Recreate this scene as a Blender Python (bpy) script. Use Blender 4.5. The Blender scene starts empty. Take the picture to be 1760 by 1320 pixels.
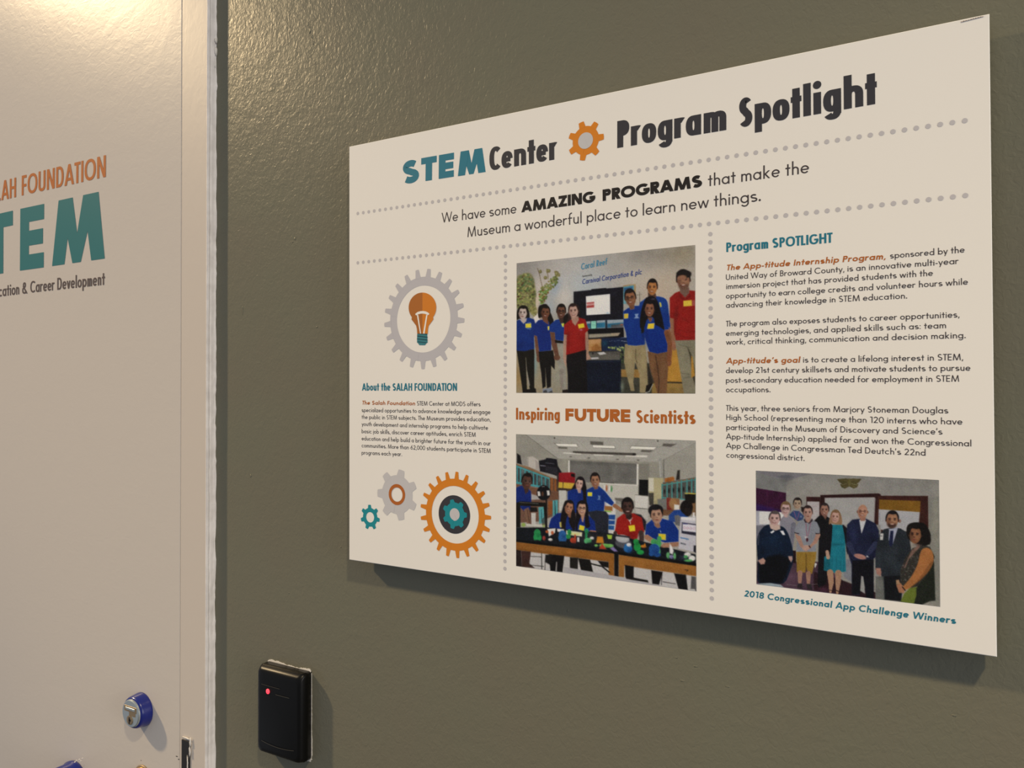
import bpy, bmesh, math, random
import numpy as np
from mathutils import Matrix, Vector

# ------------------------------------------------------------------ camera
FPX, HZ = 1370.0, 1.40                       # focal length in pixels, height of the board's lower edge above the floor
YAW, PIT, ROL = -0.542833, 0.008502, -0.000538
CAM = np.array([0.609215, -0.661185, 0.188014])
FWD = np.array([math.sin(YAW)*math.cos(PIT), math.cos(YAW)*math.cos(PIT), math.sin(PIT)])
_R0 = np.array([math.cos(YAW), -math.sin(YAW), 0.0]); _U0 = np.cross(_R0, FWD)
RGT = math.cos(ROL)*_R0 + math.sin(ROL)*_U0
UPV = np.cross(RGT, FWD)
WALL_Y, FACE_Y, DOOR_Y = 0.0185, 0.0, 0.0065   # wall plane, printed face of the board, face of the door
scene = bpy.context.scene
cd = bpy.data.cameras.new('camera'); cam = bpy.data.objects.new('camera', cd)
scene.collection.objects.link(cam)
M = Matrix.Identity(4)
for i in range(3):
    M[i][0] = RGT[i]; M[i][1] = UPV[i]; M[i][2] = -FWD[i]
M[0][3], M[1][3], M[2][3] = CAM[0], CAM[1], CAM[2] + HZ
cam.matrix_world = M
cd.sensor_width = 36; cd.sensor_fit = 'HORIZONTAL'; cd.lens = FPX/1760*36; cd.clip_start = 0.02
scene.camera = cam

# ------------------------------------------------------------------ light
scene.view_settings.view_transform = 'Standard'; scene.view_settings.look = 'None'
scene.view_settings.gamma = 1; scene.view_settings.use_curve_mapping = False
scene.view_settings.exposure = 0.0
world = bpy.data.worlds.new('world'); scene.world = world; world.use_nodes = True
world.node_tree.nodes['Background'].inputs[0].default_value = (0.82, 0.88, 1.0, 1)
world.node_tree.nodes['Background'].inputs[1].default_value = 0.335
def lamp(name, loc, target, energy, color, size, angle=100, blend=0.6):
    l = bpy.data.lights.new(name, 'SPOT'); l.energy = energy; l.color = color; l.shadow_soft_size = size
    l.spot_size = math.radians(angle); l.spot_blend = blend
    o = bpy.data.objects.new(name, l); scene.collection.objects.link(o)
    o.location = loc; o.rotation_euler = (Vector(target)-Vector(loc)).to_track_quat('-Z', 'Y').to_euler()
    return o
lamp('track_spotlight', (-3.30, -1.50, HZ+2.35), (0.40, 0.0, HZ-0.50), 575, (1.0, 0.74, 0.42), 0.085, 34, 1.0)
lamp('track_spotlight', (2.25, -2.00, HZ+3.30), (1.60, 0.0, HZ-1.60), 465, (1.0, 0.79, 0.48), 0.10, 84, 1.0)
_l = bpy.data.lights.new('side_fill_light', 'AREA'); _l.shape = 'RECTANGLE'; _l.size = 1.4; _l.size_y = 2.0; _l.energy = 46; _l.color = (1.0, 0.95, 0.88)  # fill added from the right to brighten the frame edge; no window known there
_o = bpy.data.objects.new('side_fill_light', _l); scene.collection.objects.link(_o); _o.location = (4.2, -1.1, HZ+0.4)
_o.rotation_euler = Vector((-4.2, 0.9, -0.3)).to_track_quat('-Z', 'Y').to_euler()

# ------------------------------------------------------------------ helpers
def at(u, v, y=0.0):                          # point on the plane Y = y seen at survey pixel (u, v)
    d = FWD + RGT*(u-880)/FPX - UPV*(v-660)/FPX
    p = CAM + d*(y-CAM[1])/d[1]
    return (p[0], p[1], p[2]+HZ)
def at_np(U, V, y):
    d = FWD[None]+RGT[None]*((U-880)/FPX)[:, None]-UPV[None]*((V-660)/FPX)[:, None]
    p = CAM[None]+d*((y-CAM[1])/d[:, 1])[:, None]
    p[:, 2] += HZ
    return p
def s2l(c): return c/12.92 if c <= 0.04045 else ((c+0.055)/1.055)**2.4
def hx(h): return [int(h[i:i+2], 16)/255 for i in (0, 2, 4)]
PAPER = [s2l(c) for c in hx('d6cbb9')]        # how white paper reads under this light
def ink(h):                                   # print colour (albedo) from how the print reads
    return [min(0.9, s2l(c)/p*0.84) for c, p in zip(hx(h), PAPER)]
def mat(name, col, rough=0.5, spec=0.5, metal=0.0, coat=0.0):
    m = bpy.data.materials.new(name); m.use_nodes = True
    b = m.node_tree.nodes['Principled BSDF']
    b.inputs['Base Color'].default_value = (*col[:3], 1); b.inputs['Roughness'].default_value = rough
    b.inputs['Metallic'].default_value = metal; b.inputs['Specular IOR Level'].default_value = spec
    b.inputs['Coat Weight'].default_value = coat; b.inputs['Coat Roughness'].default_value = 0.15
    return m
def nd(m, t, **kw):
    n = m.node_tree.nodes.new(t)
    for k, v in kw.items():
        if hasattr(n, k): setattr(n, k, v)
        else: n.inputs[k].default_value = v
    return n
def lk(m, a, b): m.node_tree.links.new(a, b)
def tint(m, scale, amt, col, detail=3, seed=0.0):      # gentle colour variation of the thing itself
    b = m.node_tree.nodes['Principled BSDF']
    g = nd(m, 'ShaderNodeNewGeometry'); n = nd(m, 'ShaderNodeTexNoise', Scale=scale, Detail=detail)
    r = nd(m, 'ShaderNodeMapRange'); r.inputs[1].default_value = 0.35; r.inputs[2].default_value = 0.7
    r.inputs[3].default_value = 0; r.inputs[4].default_value = amt
    mx = nd(m, 'ShaderNodeMix', data_type='RGBA')
    lk(m, g.outputs['Position'], n.inputs['Vector']); lk(m, n.outputs[0], r.inputs[0]); lk(m, r.outputs[0], mx.inputs[0])
    mx.inputs[6].default_value = b.inputs['Base Color'].default_value; mx.inputs[7].default_value = (*col, 1)
    lk(m, mx.outputs[2], b.inputs['Base Color'])
def relief(m, layers, strength=1.0):          # layers: (scale, detail, distortion, height_mm, stretch)
    b = m.node_tree.nodes['Principled BSDF']; g = nd(m, 'ShaderNodeNewGeometry'); prev = None
    for sc, det, dist, h, st in layers:
        mp = nd(m, 'ShaderNodeMapping'); mp.inputs['Scale'].default_value = st
        n = nd(m, 'ShaderNodeTexNoise', Scale=sc, Detail=det, Distortion=dist)
        lk(m, g.outputs['Position'], mp.inputs[0]); lk(m, mp.outputs[0], n.inputs['Vector'])
        bp = nd(m, 'ShaderNodeBump', Strength=strength, Distance=h*0.001)
        lk(m, n.outputs[0], bp.inputs['Height'])
        if prev: lk(m, prev.outputs[0], bp.inputs['Normal'])
        prev = bp
    lk(m, prev.outputs[0], b.inputs['Normal'])
def link(o, parent=None):
    scene.collection.objects.link(o)
    if parent: o.parent = parent
    return o
def obj(name, bm, m, parent=None, smooth=False):
    me = bpy.data.meshes.new(name); bm.to_mesh(me); bm.free()
    for x in (m if isinstance(m, (list, tuple)) else [m]): me.materials.append(x)
    if smooth:
        for p in me.polygons: p.use_smooth = True
    return link(bpy.data.objects.new(name, me), parent)
def tag(o, label=None, cat=None, group=None, kind=None):
    for k, v in (('label', label), ('category', cat), ('group', group), ('kind', kind)):
        if v: o[k] = v
    return o
def bx(bm, x0, x1, y0, y1, z0, z1, bev=0, seg=2):
    r = bmesh.ops.create_cube(bm, size=1)
    for v in r['verts']:
        v.co = Vector(((x0+x1)/2+v.co.x*(x1-x0), (y0+y1)/2+v.co.y*(y1-y0), (z0+z1)/2+v.co.z*(z1-z0)))
    if bev:
        es = {e for v in r['verts'] for e in v.link_edges}
        bmesh.ops.bevel(bm, geom=list(es), offset=bev, segments=seg, affect='EDGES', profile=0.5)
def loft(bm, rings, cap0=True, cap1=True):
    vs = [[bm.verts.new(p) for p in r] for r in rings]; n = len(vs[0])
    for a, b in zip(vs, vs[1:]):
        for i in range(n): bm.faces.new((a[i], a[(i+1) % n], b[(i+1) % n], b[i]))
    if cap0: bm.faces.new(list(reversed(vs[0])))
    if cap1: bm.faces.new(vs[-1])
def turned(bm, cx, cz, prof, n=48):           # solid of revolution about a line along Y: prof = [(radius, y)]
    loft(bm, [[(cx+r*math.cos(2*math.pi*i/n), y, cz+r*math.sin(2*math.pi*i/n)) for i in range(n)] for r, y in prof])
    bmesh.ops.recalc_face_normals(bm, faces=bm.faces)
# ------------------------------------------------------------------ lettering: a geometric sans drawn from strokes
def ribbon(pts, w, closed=False):
    n = len(pts); L = []; Rr = []
    for i, (x, y) in enumerate(pts):
        a = pts[i-1] if (i > 0 or closed) else None
        b = pts[(i+1) % n] if (i < n-1 or closed) else None
        d1 = (x-a[0], y-a[1]) if a else (b[0]-x, b[1]-y); d2 = (b[0]-x, b[1]-y) if b else d1
        l1 = math.hypot(*d1) or 1; l2 = math.hypot(*d2) or 1
        n1 = (-d1[1]/l1, d1[0]/l1); n2 = (-d2[1]/l2, d2[0]/l2)
        mx, my = n1[0]+n2[0], n1[1]+n2[1]; q = max(mx*mx+my*my, 0.5); k = 2*w/q
        L.append((x+mx*k, y+my*k)); Rr.append((x-mx*k, y-my*k))
    return [[L[i], Rr[i], Rr[(i+1) % n], L[(i+1) % n]] for i in range(n if closed else n-1)]
def arcp(cx, cy, a, b, t0, t1, n=18, e=2.0):
    o = []
    for i in range(n+1):
        t = math.radians(t0+(t1-t0)*i/n); c, s = math.cos(t), math.sin(t)
        o.append((cx+a*math.copysign(abs(c)**(2/e), c), cy+b*math.copysign(abs(s)**(2/e), s)))
    return o
def glyph(ch, S):
    w, k, X, A, e = S['w'], S['k'], S['x'], S['a'], S['e']; h = w/2; D = -S.get('d', 0.30); P = []
    hw = w*S.get('t', 0.9); hh = hw/2          # horizontal strokes a little thinner
    def V(x, y0, y1): P.append([(x-h, y0), (x+h, y0), (x+h, y1), (x-h, y1)])
    def Hb(x0, x1, y): P.append([(x0, y-hh), (x1, y-hh), (x1, y+hh), (x0, y+hh)])
    def Dg(x0, y0, x1, y1, f=1.0):
        q = h*f*math.hypot(x1-x0, y1-y0)/abs(y1-y0); P.append([(x0-q, y0), (x0+q, y0), (x1+q, y1), (x1-q, y1)])
    def arc(x0, x1, y0, y1, t0, t1):          # outline box; the stroke runs inside it
        a, b = (x1-x0)/2, (y1-y0)/2; O = arcp((x0+x1)/2, (y0+y1)/2, a, b, t0, t1, 20, e); I = arcp((x0+x1)/2, (y0+y1)/2, max(a-w, .012), max(b-hw, .012), t0, t1, 20, e)
        P.extend([[O[i], O[i+1], I[i+1], I[i]] for i in range(20)])
    def ring(x0, x1, y0, y1):
        a, b = (x1-x0)/2, (y1-y0)/2; O = arcp((x0+x1)/2, (y0+y1)/2, a, b, 0, 360, 28, e); I = arcp((x0+x1)/2, (y0+y1)/2, max(a-w, .012), max(b-hw, .012), 0, 360, 28, e)
        P.extend([[O[i], O[i+1], I[i+1], I[i]] for i in range(28)])
    def dot(x, y, r=None):
        r = r or max(h*1.12, 0.07); P.append([(x+r*math.cos(i*.5236), y+r*math.sin(i*.5236)) for i in range(12)])
    B = max(k*1.02*X, 2*w+0.07); N = max(k*0.82*X, 2*w+0.10)
    W = B; c = ch
    if c == 'S' and w > .28: w = .28; h = w/2; hw = w*.9; hh = hw/2
    if c in 'abdpqg':
        ring(0, W, 0, X)
        if c == 'a': V(W-h, 0, X)
        if c == 'b': V(h, 0, A)
        if c == 'd': V(W-h, 0, A)
        if c == 'p': V(h, D, X)
        if c == 'q': V(W-h, D, X)
        if c == 'g': V(W-h, D*0.35, X); arc(0.02*k, W, D, X*0.45, 0, -150)
    elif c == 'o': ring(0, W, 0, X)
    elif c == 'c': arc(0, W*1.08, 0, X, 48, 312); W *= 0.90
    elif c == 'e': arc(0, W, 0, X, 4, 322); Hb(h, W-h*.9, X/2)
    elif c == 'f':
        W = k*0.36+w*.4; V(W*0.25+h, 0, A-0.2*k-.06); arc(W*0.25, W*0.25+2*h+k*.42, A-.36*k-w, A, 180, 84); Hb(0, W*.98, X-hh)
    elif c == 't': W = k*0.28+w*.9; V(W/2, 0, X+0.27); Hb(0, W, X-hh)
    elif c == 'h' or c == 'n':
        W = N; V(h, 0, A if c == 'h' else X); arc(0, W, X-N*1.0, X, 165, 0); V(W-h, 0, X-N/2)
    elif c == 'm':
        q = N*0.93-h*.2; W = 2*q-w+w*.0; V(h, 0, X)
        for x in (0, q-w): arc(x, x+q, X-q, X, 165, 0); V(x+q-h, 0, X-q/2)
        W = 2*q-w
    elif c == 'u': W = N; V(h, N/2, X); arc(0, W, 0, N, 180, 345); V(W-h, 0, X)
    elif c == 'r': W = k*0.34+w*.7; V(h, 0, X); arc(0, W*1.35, X-k*.55-w*.3, X, 165, 62)
    elif c == 'i': W = w; V(h, 0, X); dot(h, X+.07+max(h*1.12, .07)+.04)
    elif c == 'j': W = w; V(h, D, X); dot(h, X+.07+max(h*1.12, .07)+.04)
    elif c == 'l': W = w; V(h, 0, A)
    elif c == 'k': W = N; V(h, 0, A); Dg(w*.9, X*.52, W-h*1.2, X, .9); Dg(W-h*1.0, 0, w*1.15, X*.62, .95)
    elif c == 's' or c == 'S' or c == '8' or c == '3':
        H = X if c == 's' else 1.0; W = (k*0.44+w*.9) if c == 's' else (k*0.48+w*1.0)
        m = H*0.5; y1 = m-hh*.9; y2 = m+hh*.9
        if c == '8': ring(0, W, 0, y2); ring(W*.06, W*.94, y1, H)
        elif c == '3': arc(0, W, 0, y2, -140, 90); arc(0, W*.94, y1, H, 140, -90)
        else:
            a = max(W/2-h, .02); bt = (H-y1)/2-h; bb = y2/2-h; bt = max(bt, .03); bb = max(bb, .03)
            p = arcp(W/2, H-h-bt, a*.92, bt, 38, 255, 16, 2.0)+arcp(W/2, h+bb, a, bb, 75, -142, 16, 2.0)
            P.extend(ribbon(p, h))
    elif c == 'v': W = B*.95; Dg(W/2, 0, h*1.1, X); Dg(W/2, 0, W-h*1.1, X)
    elif c == 'y': W = B*.95; Dg(W/2, 0, h*1.1, X); Dg(W/2-(W/2-h*1.1)*(-D)/X, D, W-h*1.1, X)
    elif c == 'w':
        W = B*1.45
        for a, b in ((.28, 0), (.28, .5), (.72, .5), (.72, 1)): Dg(W*a, 0, h*1.1+(W-2.2*h)*b, X, .95)
    elif c == 'x': W = B*.85; Dg(h*1.1, 0, W-h*1.1, X); Dg(W-h*1.1, 0, h*1.1, X)
    elif c == 'z': W = B*.8; Hb(0, W, X-hh); Hb(0, W, hh); Dg(h*1.2, hh, W-h*1.2, X-hh)
    # capitals
    elif c == 'A': W = k*.86+w*.5; Dg(h*1.1, 0, W/2, 1); Dg(W-h*1.1, 0, W/2, 1); Hb(W*.2, W*.8, .28)
    elif c == 'B': W = k*.42+w; V(h, 0, 1); [(Hb(h, W-(.53+w*.2)/2+.01, y)) for y in (hh, .53, 1-hh)]; arc(W-.53-w*.2, W, 0, .53+hh, -90, 90); arc(W*.92-.5, W*.93, .53-hh, 1, -90, 90)
    elif c in 'CG':
        W = k*.92+w*.3; arc(0, W*1.06, 0, 1, 46, 314 if c == 'C' else 352); W *= .92 if c == 'C' else 1.03
        if c == 'G': Hb(W*.55, W, .46)
    elif c == 'D': W = k*.64+w*.6; V(h, 0, 1); Hb(h, W*.43, hh); Hb(h, W*.43, 1-hh); arc(W*.84-W, W, 0, 1, -90, 90)
    elif c == 'E': W = k*.40+w*.75; V(h, 0, 1); [Hb(h, W*(1 if i != 1 else .96), y) for i, y in enumerate((hh, .5, 1-hh))]
    elif c == 'F': W = k*.38+w*.7; V(h, 0, 1); Hb(h, W*.96, .49); Hb(h, W, 1-hh)
    elif c == 'H': W = k*.55+w; V(h, 0, 1); V(W-h, 0, 1); Hb(h, W-h, .52)
    elif c == 'I': W = w; V(h, 0, 1)
    elif c == 'J': W = k*.3+w; V(W-h, W*.4, 1); arc(0, W, 0, W*.9, -150, 0)
    elif c == 'K': W = k*.55+w; V(h, 0, 1); Dg(w*.9, .42, W-h*1.2, 1); Dg(W-h*1.0, 0, w*1.2, .58)
    elif c == 'L': W = k*.36+w*.6; V(h, 0, 1); Hb(h, W, hh)
    elif c == 'M':
        W = k*.82+w*1.35; f = .1*W; Dg(h, 0, h+f, 1); Dg(W-h, 0, W-h-f, 1); Dg(W/2, .0, h+f, 1, .95); Dg(W/2, .0, W-h-f, 1, .95)
    elif c == 'N': W = k*.62+w*.9; V(h, 0, 1); V(W-h, 0, 1); Dg(W-h*1.1, 0, h*1.1, 1)
    elif c in 'OQ': W = k*.98+w*.4; ring(0, W, 0, 1)
    elif c in 'PR':
        W = k*.40+w*.95; q = .42; V(h, 0, 1); Hb(h, W-(1-q)/2+.01, 1-hh); Hb(h, W-(1-q)/2+.01, q+hh); arc(W-(1-q)*1.0, W, q, 1, -90, 90)
        if c == 'R': Dg(W-h*.9, 0, W*.4, q+hh)
    elif c == 'T': W = k*.42+w*.8; V(W/2, 0, 1); Hb(0, W, 1-hh)
    elif c == 'U': W = k*.56+w*.85; q = W*.95; V(h, q/2, 1); V(W-h, q/2, 1); arc(0, W, 0, q, 180, 360)
    elif c == 'V': W = k*.8+w*.3; Dg(W/2, 0, h*1.1, 1); Dg(W/2, 0, W-h*1.1, 1)
    elif c == 'W':
        W = k*1.15+w*1.1
        for a, b in ((.27, 0), (.27, .5), (.73, .5), (.73, 1)): Dg(W*a, 0, h*1.1+(W-2.2*h)*b, 1, .95)
    elif c == 'Y': W = k*.7+w*.3; V(W/2, 0, .5); Dg(W/2, .42, h*1.1, 1); Dg(W/2, .42, W-h*1.1, 1)
    elif c == 'Z': W = k*.5+w*.8; Hb(0, W, 1-hh); Hb(0, W, hh); Dg(h*1.3, hh, W-h*1.3, 1-hh)
    elif c == '0': W = k*.6+w*.6; ring(0, W, 0, 1)
    elif c == '1': W = k*.2+w; V(W-h, 0, 1); Hb(0, W-h, 1-hh)
    elif c == '2':
        W = k*.5+w*.6; p = arcp(W/2, .70, W/2-h, .30-h, 165, -38, 14)+[(h*1.3, hh)]; P.extend(ribbon(p, h)); Hb(0, W, hh)
    elif c == '6': W = k*.56+w*.6; ring(0, W, 0, .62); Dg(h*1.5, .36, W*.72, 1)
    elif c == '&':
        W = k*.62+w*.7; ring(W*.14, W*.70, .52, 1); arc(0, W*.86, 0, .60, 80, 350); Dg(W-h, 0, W*.2, .66, .95)
    elif c == '.': W = w*1.2; dot(W/2, max(h*1.1, .085), max(h*1.15, .09))
    elif c == ':': W = w*1.1; dot(W/2, .08); dot(W/2, X-.08)
    elif c == ',': W = w*1.1; Dg(W*.2, -.16, W*.7, .13, .9)
    elif c == "'": W = w*1.1; Dg(W*.2, .68, W*.65, 1.0, .9)
    elif c == '-': W = k*.24+w*.3; Hb(0, W, X*.47)
    elif c == '(': W = k*.12+w; arc(0, W*4, -.25, 1.1, 125, 235)
    elif c == ')': W = k*.12+w; arc(-W*3, W, -.25, 1.1, -55, 55)
    return P, W
RND = set('oecdqgOCGQS0868'); DIA = set('vwyAVWYTk')
def side(c, S, left):
    b = S.get('sb', .085)*(0.5+0.5*S['k'])
    if c in ".,:'-": return b*.9
    if c in 'AVWYTvwyx': return b*.12
    if c in 'tfrzsL': return b*.45
    if c in 'oeOCGQ0': return b*.6
    if c in 'bp': return b if left else b*.6
    if c in 'cdqag': return b*.6 if left else b
    return b
def typeset(text, S):
    polys = []; x = 0
    for i, c in enumerate(text):
        if c == ' ': x += S.get('sp', .34)*(.35+.65*S['k']); continue
        g, W = glyph(c, S)
        if i: x += side(c, S, True)
        for p in g: polys.append([(px+x, py) for px, py in p])
        x += W+side(c, S, False)
    x -= side(text[-1], S, False)
    return polys, x
STY = {
 'book': dict(w=.105, k=1.0, x=.60, a=1.07, e=2.0),
 'light': dict(w=.112, k=1.0, x=.63, a=1.08, e=2.0),
 'medium': dict(w=.125, k=1.0, x=.62, a=1.06, e=2.0),
 'bold': dict(w=.20, k=.95, x=.66, a=1.05, e=2.05, sl=.16, sp=.38),
 'xbold': dict(w=.31, k=.80, x=.70, a=1.05, e=2.1, t=.85, sb=.035, sp=.34),
 'cond': dict(w=.205, k=.52, x=.70, a=1.06, e=2.35, t=.80, sb=.060, d=.26),
 'condx': dict(w=.24, k=.52, x=.71, a=1.07, e=2.35, t=.78, sb=.055, d=.26),
 'hand': dict(w=.13, k=.75, x=.66, a=1.05, e=2.2, sl=.18),
}
def fit_text(polyout, text, style, p0, p1, cap, y):
    """Set `text` from survey point p0 to p1 (both on the baseline) on the plane y; cap = capital height in metres."""
    a = at(*p0, y); b = at(*p1, y); L = math.hypot(b[0]-a[0], b[2]-a[2]); ux, uz = (b[0]-a[0])/L, (b[2]-a[2])/L
    S = dict(STY[style]); sl = S.get('sl', 0); L -= sl*.6*cap
    for _ in range(6):
        P, W = typeset(text, S); r = (L/cap)/W
        if abs(r-1) < .004: break
        S['k'] = max(.2, S['k']*(1+(r-1)*1.25))
    P, W = typeset(text, S); r = L/W
    for q in P:
        polyout.append([(a[0]+ux*(px*r+sl*py*cap)-uz*py*cap, a[2]+uz*px*r+(1 if True else 0)*py*cap) for px, py in q])
def flat(name, polys, m, y, parent):
    bm = bmesh.new(); i_ = 0
    for q in polys:
        i_ += 1; yy = y-(i_ % 41)*1.6e-6-(3.5e-5 if len(q) == 7 else 0)            # ink strokes overlap: keep them from being coplanar
        ar = sum(q[i][0]*q[(i+1) % len(q)][1]-q[(i+1) % len(q)][0]*q[i][1] for i in range(len(q)))
        if abs(ar) < 1e-12: continue
        vs = [bm.verts.new((x, yy, z)) for x, z in (q if ar > 0 else reversed(q))]
        try: bm.faces.new(vs)
        except ValueError: pass
    return obj(name, bm, m, parent)
# ------------------------------------------------------------------ printed photographs: a fine mesh whose points carry the ink colours
class Canvas:
    """Grid of ink points over a four-cornered print; shapes are given in the sheet's own (zoomed survey) coordinates."""
    def __init__(s, ox, oy, f, corners, nu, nv):
        s.ox, s.oy, s.f, s.nu, s.nv = ox, oy, f, nu, nv
        A = []
        for (a, b), (u, v) in zip(((0, 0), (1, 0), (1, 1), (0, 1)), corners):
            A.append([a, b, 1, 0, 0, 0, -u*a, -u*b, -u]); A.append([0, 0, 0, a, b, 1, -v*a, -v*b, -v])
        Hm = np.linalg.svd(np.array(A, float))[2][-1].reshape(3, 3)
        S, T = np.meshgrid(np.linspace(0, 1, nu), np.linspace(0, 1, nv)); q = Hm @ np.stack([S.ravel(), T.ravel(), np.ones(S.size)])
        s.X = q[0]/q[2]; s.Y = q[1]/q[2]; s.C = np.zeros((S.size, 3)); s.rs = np.random.RandomState(7)
    def _mix(s, idx, al, col): s.C[idx] = s.C[idx]*(1-al[:, None])+np.array(hx(col))[None]*al[:, None]
    def box(s, x0, y0, x1, y1): return np.nonzero((s.X > x0) & (s.X < x1) & (s.Y > y0) & (s.Y < y1))[0]
    def sm(s, P, n=5):
        o = []; m = len(P)
        for i in range(m):
            a, b, c, d = (np.array(P[(i+k) % m], float) for k in (-1, 0, 1, 2))
            for j in range(n):
                t = j/n; o.append(tuple(.5*((2*b)+(-a+c)*t+(2*a-5*b+4*c-d)*t*t+(-a+3*b-3*c+d)*t**3)))
        return o
    def P(s, col, xy, soft=3.0, a=1.0, sm=False):
        p = [(xy[i], xy[i+1]) for i in range(0, len(xy), 2)]
        if sm: p = s.sm(p)
        p = np.array(p, float); k = s.box(p[:, 0].min()-soft, p[:, 1].min()-soft, p[:, 0].max()+soft, p[:, 1].max()+soft)
        if not len(k): return
        x, y = s.X[k], s.Y[k]; ins = np.zeros(len(k), bool); d2 = np.full(len(k), 1e9)
        for i in range(len(p)):
            x0, y0 = p[i-1]; x1, y1 = p[i]
            if y0 != y1:
                c = ((y0 > y) != (y1 > y)) & (x < (x1-x0)*(y-y0)/(y1-y0)+x0); ins ^= c
            dx, dy = x1-x0, y1-y0; t = np.clip(((x-x0)*dx+(y-y0)*dy)/max(dx*dx+dy*dy, 1e-9), 0, 1)
            d2 = np.minimum(d2, (x-x0-t*dx)**2+(y-y0-t*dy)**2)
        sd = np.sqrt(d2)*np.where(ins, 1, -1)
        s._mix(k, a*np.clip(sd/soft*.5+.5, 0, 1), col)
    def R(s, col, x0, y0, x1, y1, **kw): s.P(col, [x0, y0, x1, y0, x1, y1, x0, y1], **kw)
    def E(s, col, cx, cy, rx, ry, rot=0, soft=3.0, a=1.0):
        r = max(rx, ry)+soft; k = s.box(cx-r, cy-r, cx+r, cy+r); c, q = math.cos(math.radians(rot)), math.sin(math.radians(rot))
        dx, dy = s.X[k]-cx, s.Y[k]-cy; u = (dx*c+dy*q)/rx; v = (-dx*q+dy*c)/ry; d = (1-np.sqrt(u*u+v*v))*min(rx, ry)
        s._mix(k, a*np.clip(d/soft*.5+.5, 0, 1), col)
    def B(s, col, cx, cy, rx, ry, a=.5, rot=0):
        r = 2.6*max(rx, ry); k = s.box(cx-r, cy-r, cx+r, cy+r); c, q = math.cos(math.radians(rot)), math.sin(math.radians(rot))
        dx, dy = s.X[k]-cx, s.Y[k]-cy; u = (dx*c+dy*q)/rx; v = (-dx*q+dy*c)/ry
        s._mix(k, a*np.exp(-(u*u+v*v)), col)
    def Ln(s, col, xy, w, a=1.0, soft=2.5):
        p = [(xy[i], xy[i+1]) for i in range(0, len(xy), 2)]; xs = [q[0] for q in p]; ys = [q[1] for q in p]; m = w+soft
        k = s.box(min(xs)-m, min(ys)-m, max(xs)+m, max(ys)+m); x, y = s.X[k], s.Y[k]; d2 = np.full(len(k), 1e9)
        for (x0, y0), (x1, y1) in zip(p, p[1:]):
            dx, dy = x1-x0, y1-y0; t = np.clip(((x-x0)*dx+(y-y0)*dy)/max(dx*dx+dy*dy, 1e-9), 0, 1)
            d2 = np.minimum(d2, (x-x0-t*dx)**2+(y-y0-t*dy)**2)
        s._mix(k, a*np.clip((w/2-np.sqrt(d2))/soft+.5, 0, 1), col)
    def limb(s, col, xy, ws, soft=3.0, a=1.0):      # tapering limb: widths at the joints
        p = [(xy[i], xy[i+1]) for i in range(0, len(xy), 2)]
        for (x0, y0), (x1, y1), w0, w1 in zip(p, p[1:], ws, ws[1:]):
            m = max(w0, w1)+soft; k = s.box(min(x0, x1)-m, min(y0, y1)-m, max(x0, x1)+m, max(y0, y1)+m); x, y = s.X[k], s.Y[k]
            dx, dy = x1-x0, y1-y0; t = np.clip(((x-x0)*dx+(y-y0)*dy)/max(dx*dx+dy*dy, 1e-9), 0, 1)
            d = np.sqrt((x-x0-t*dx)**2+(y-y0-t*dy)**2); s._mix(k, a*np.clip(((w0+(w1-w0)*t)/2-d)/soft+.5, 0, 1), col)
    def G(s, top, bot, y0, y1, k=None, left=None):
        k = np.arange(len(s.X)) if k is None else k
        t = np.clip((s.Y[k]-y0)/(y1-y0), 0, 1)[:, None]; s.C[k] = np.array(hx(top))*(1-t)+np.array(hx(bot))*t
    def leaves(s, cols, xy, n, r0, r1, seed, a=.9):
        rr = random.Random(seed); p = [(xy[i], xy[i+1]) for i in range(0, len(xy), 2)]
        x0, x1 = min(q[0] for q in p), max(q[0] for q in p); y0, y1 = min(q[1] for q in p), max(q[1] for q in p); c = 0
        while c < n:
            x, y = rr.uniform(x0, x1), rr.uniform(y0, y1); ins = False
            for i in range(len(p)):
                (ax, ay), (bx_, by) = p[i-1], p[i]
                if (ay > y) != (by > y) and x < (bx_-ax)*(y-ay)/(by-ay)+ax: ins = not ins
            if ins: s.E(rr.choice(cols), x, y, rr.uniform(r0, r1), rr.uniform(r0*.7, r1*.8), rr.uniform(0, 180), 3, a); c += 1
    def face(s, cx, cy, w, h, skin, dark, lit, hair, tilt=0, glasses=None, beard=None, mouth='smile', turn=0, cap=.34, brow=None):
        """head: half-width w, half-height h; hair cap reaches down `cap` of the height; turn shifts the features sideways"""
        r = math.radians(tilt); co, si = math.cos(r), math.sin(r)
        def q(x, y): return cx+(x*w)*co-(y*h)*si, cy+(x*w)*si+(y*h)*co
        def e(col, x, y, rx, ry, a=1.0, soft=2.2, t=0): X, Y = q(x, y); s.E(col, X, Y, rx*w, ry*h, tilt+t, soft, a)
        e(dark, -.99, .08, .14, .18); e(dark, .99, .08, .14, .18)
        if hair: e(hair, 0, -.22, 1.08, .90)
        e(skin, 0, .04, .93, .98); e(dark, -.62+turn*.3, .30, .30, .55, .35, 6); e(lit, .26+turn*.3, .12, .45, .5, .5, 8); e(lit, turn*.3, -.32, .5, .2, .45, 7)
        if beard: e(beard, turn*.2, .66, .72, .36, .75, 6); e(skin, turn*.3, .42, .42, .20, .8, 5)
        if hair: 
            pts = []
            for x, y in ((-1.06, .02), (-1.02, -.5), (-.62, -1.0), (0, -1.16), (.62, -1.0), (1.02, -.5), (1.06, .02), (.86, -.28), (.70, -1+cap*1.1), (.1, -1+cap*1.25), (-.62, -1+cap*1.15), (-.86, -.25)): pts += q(x, y)
            s.P(hair, pts, 3, sm=True)
        br = brow or hair or dark
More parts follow.
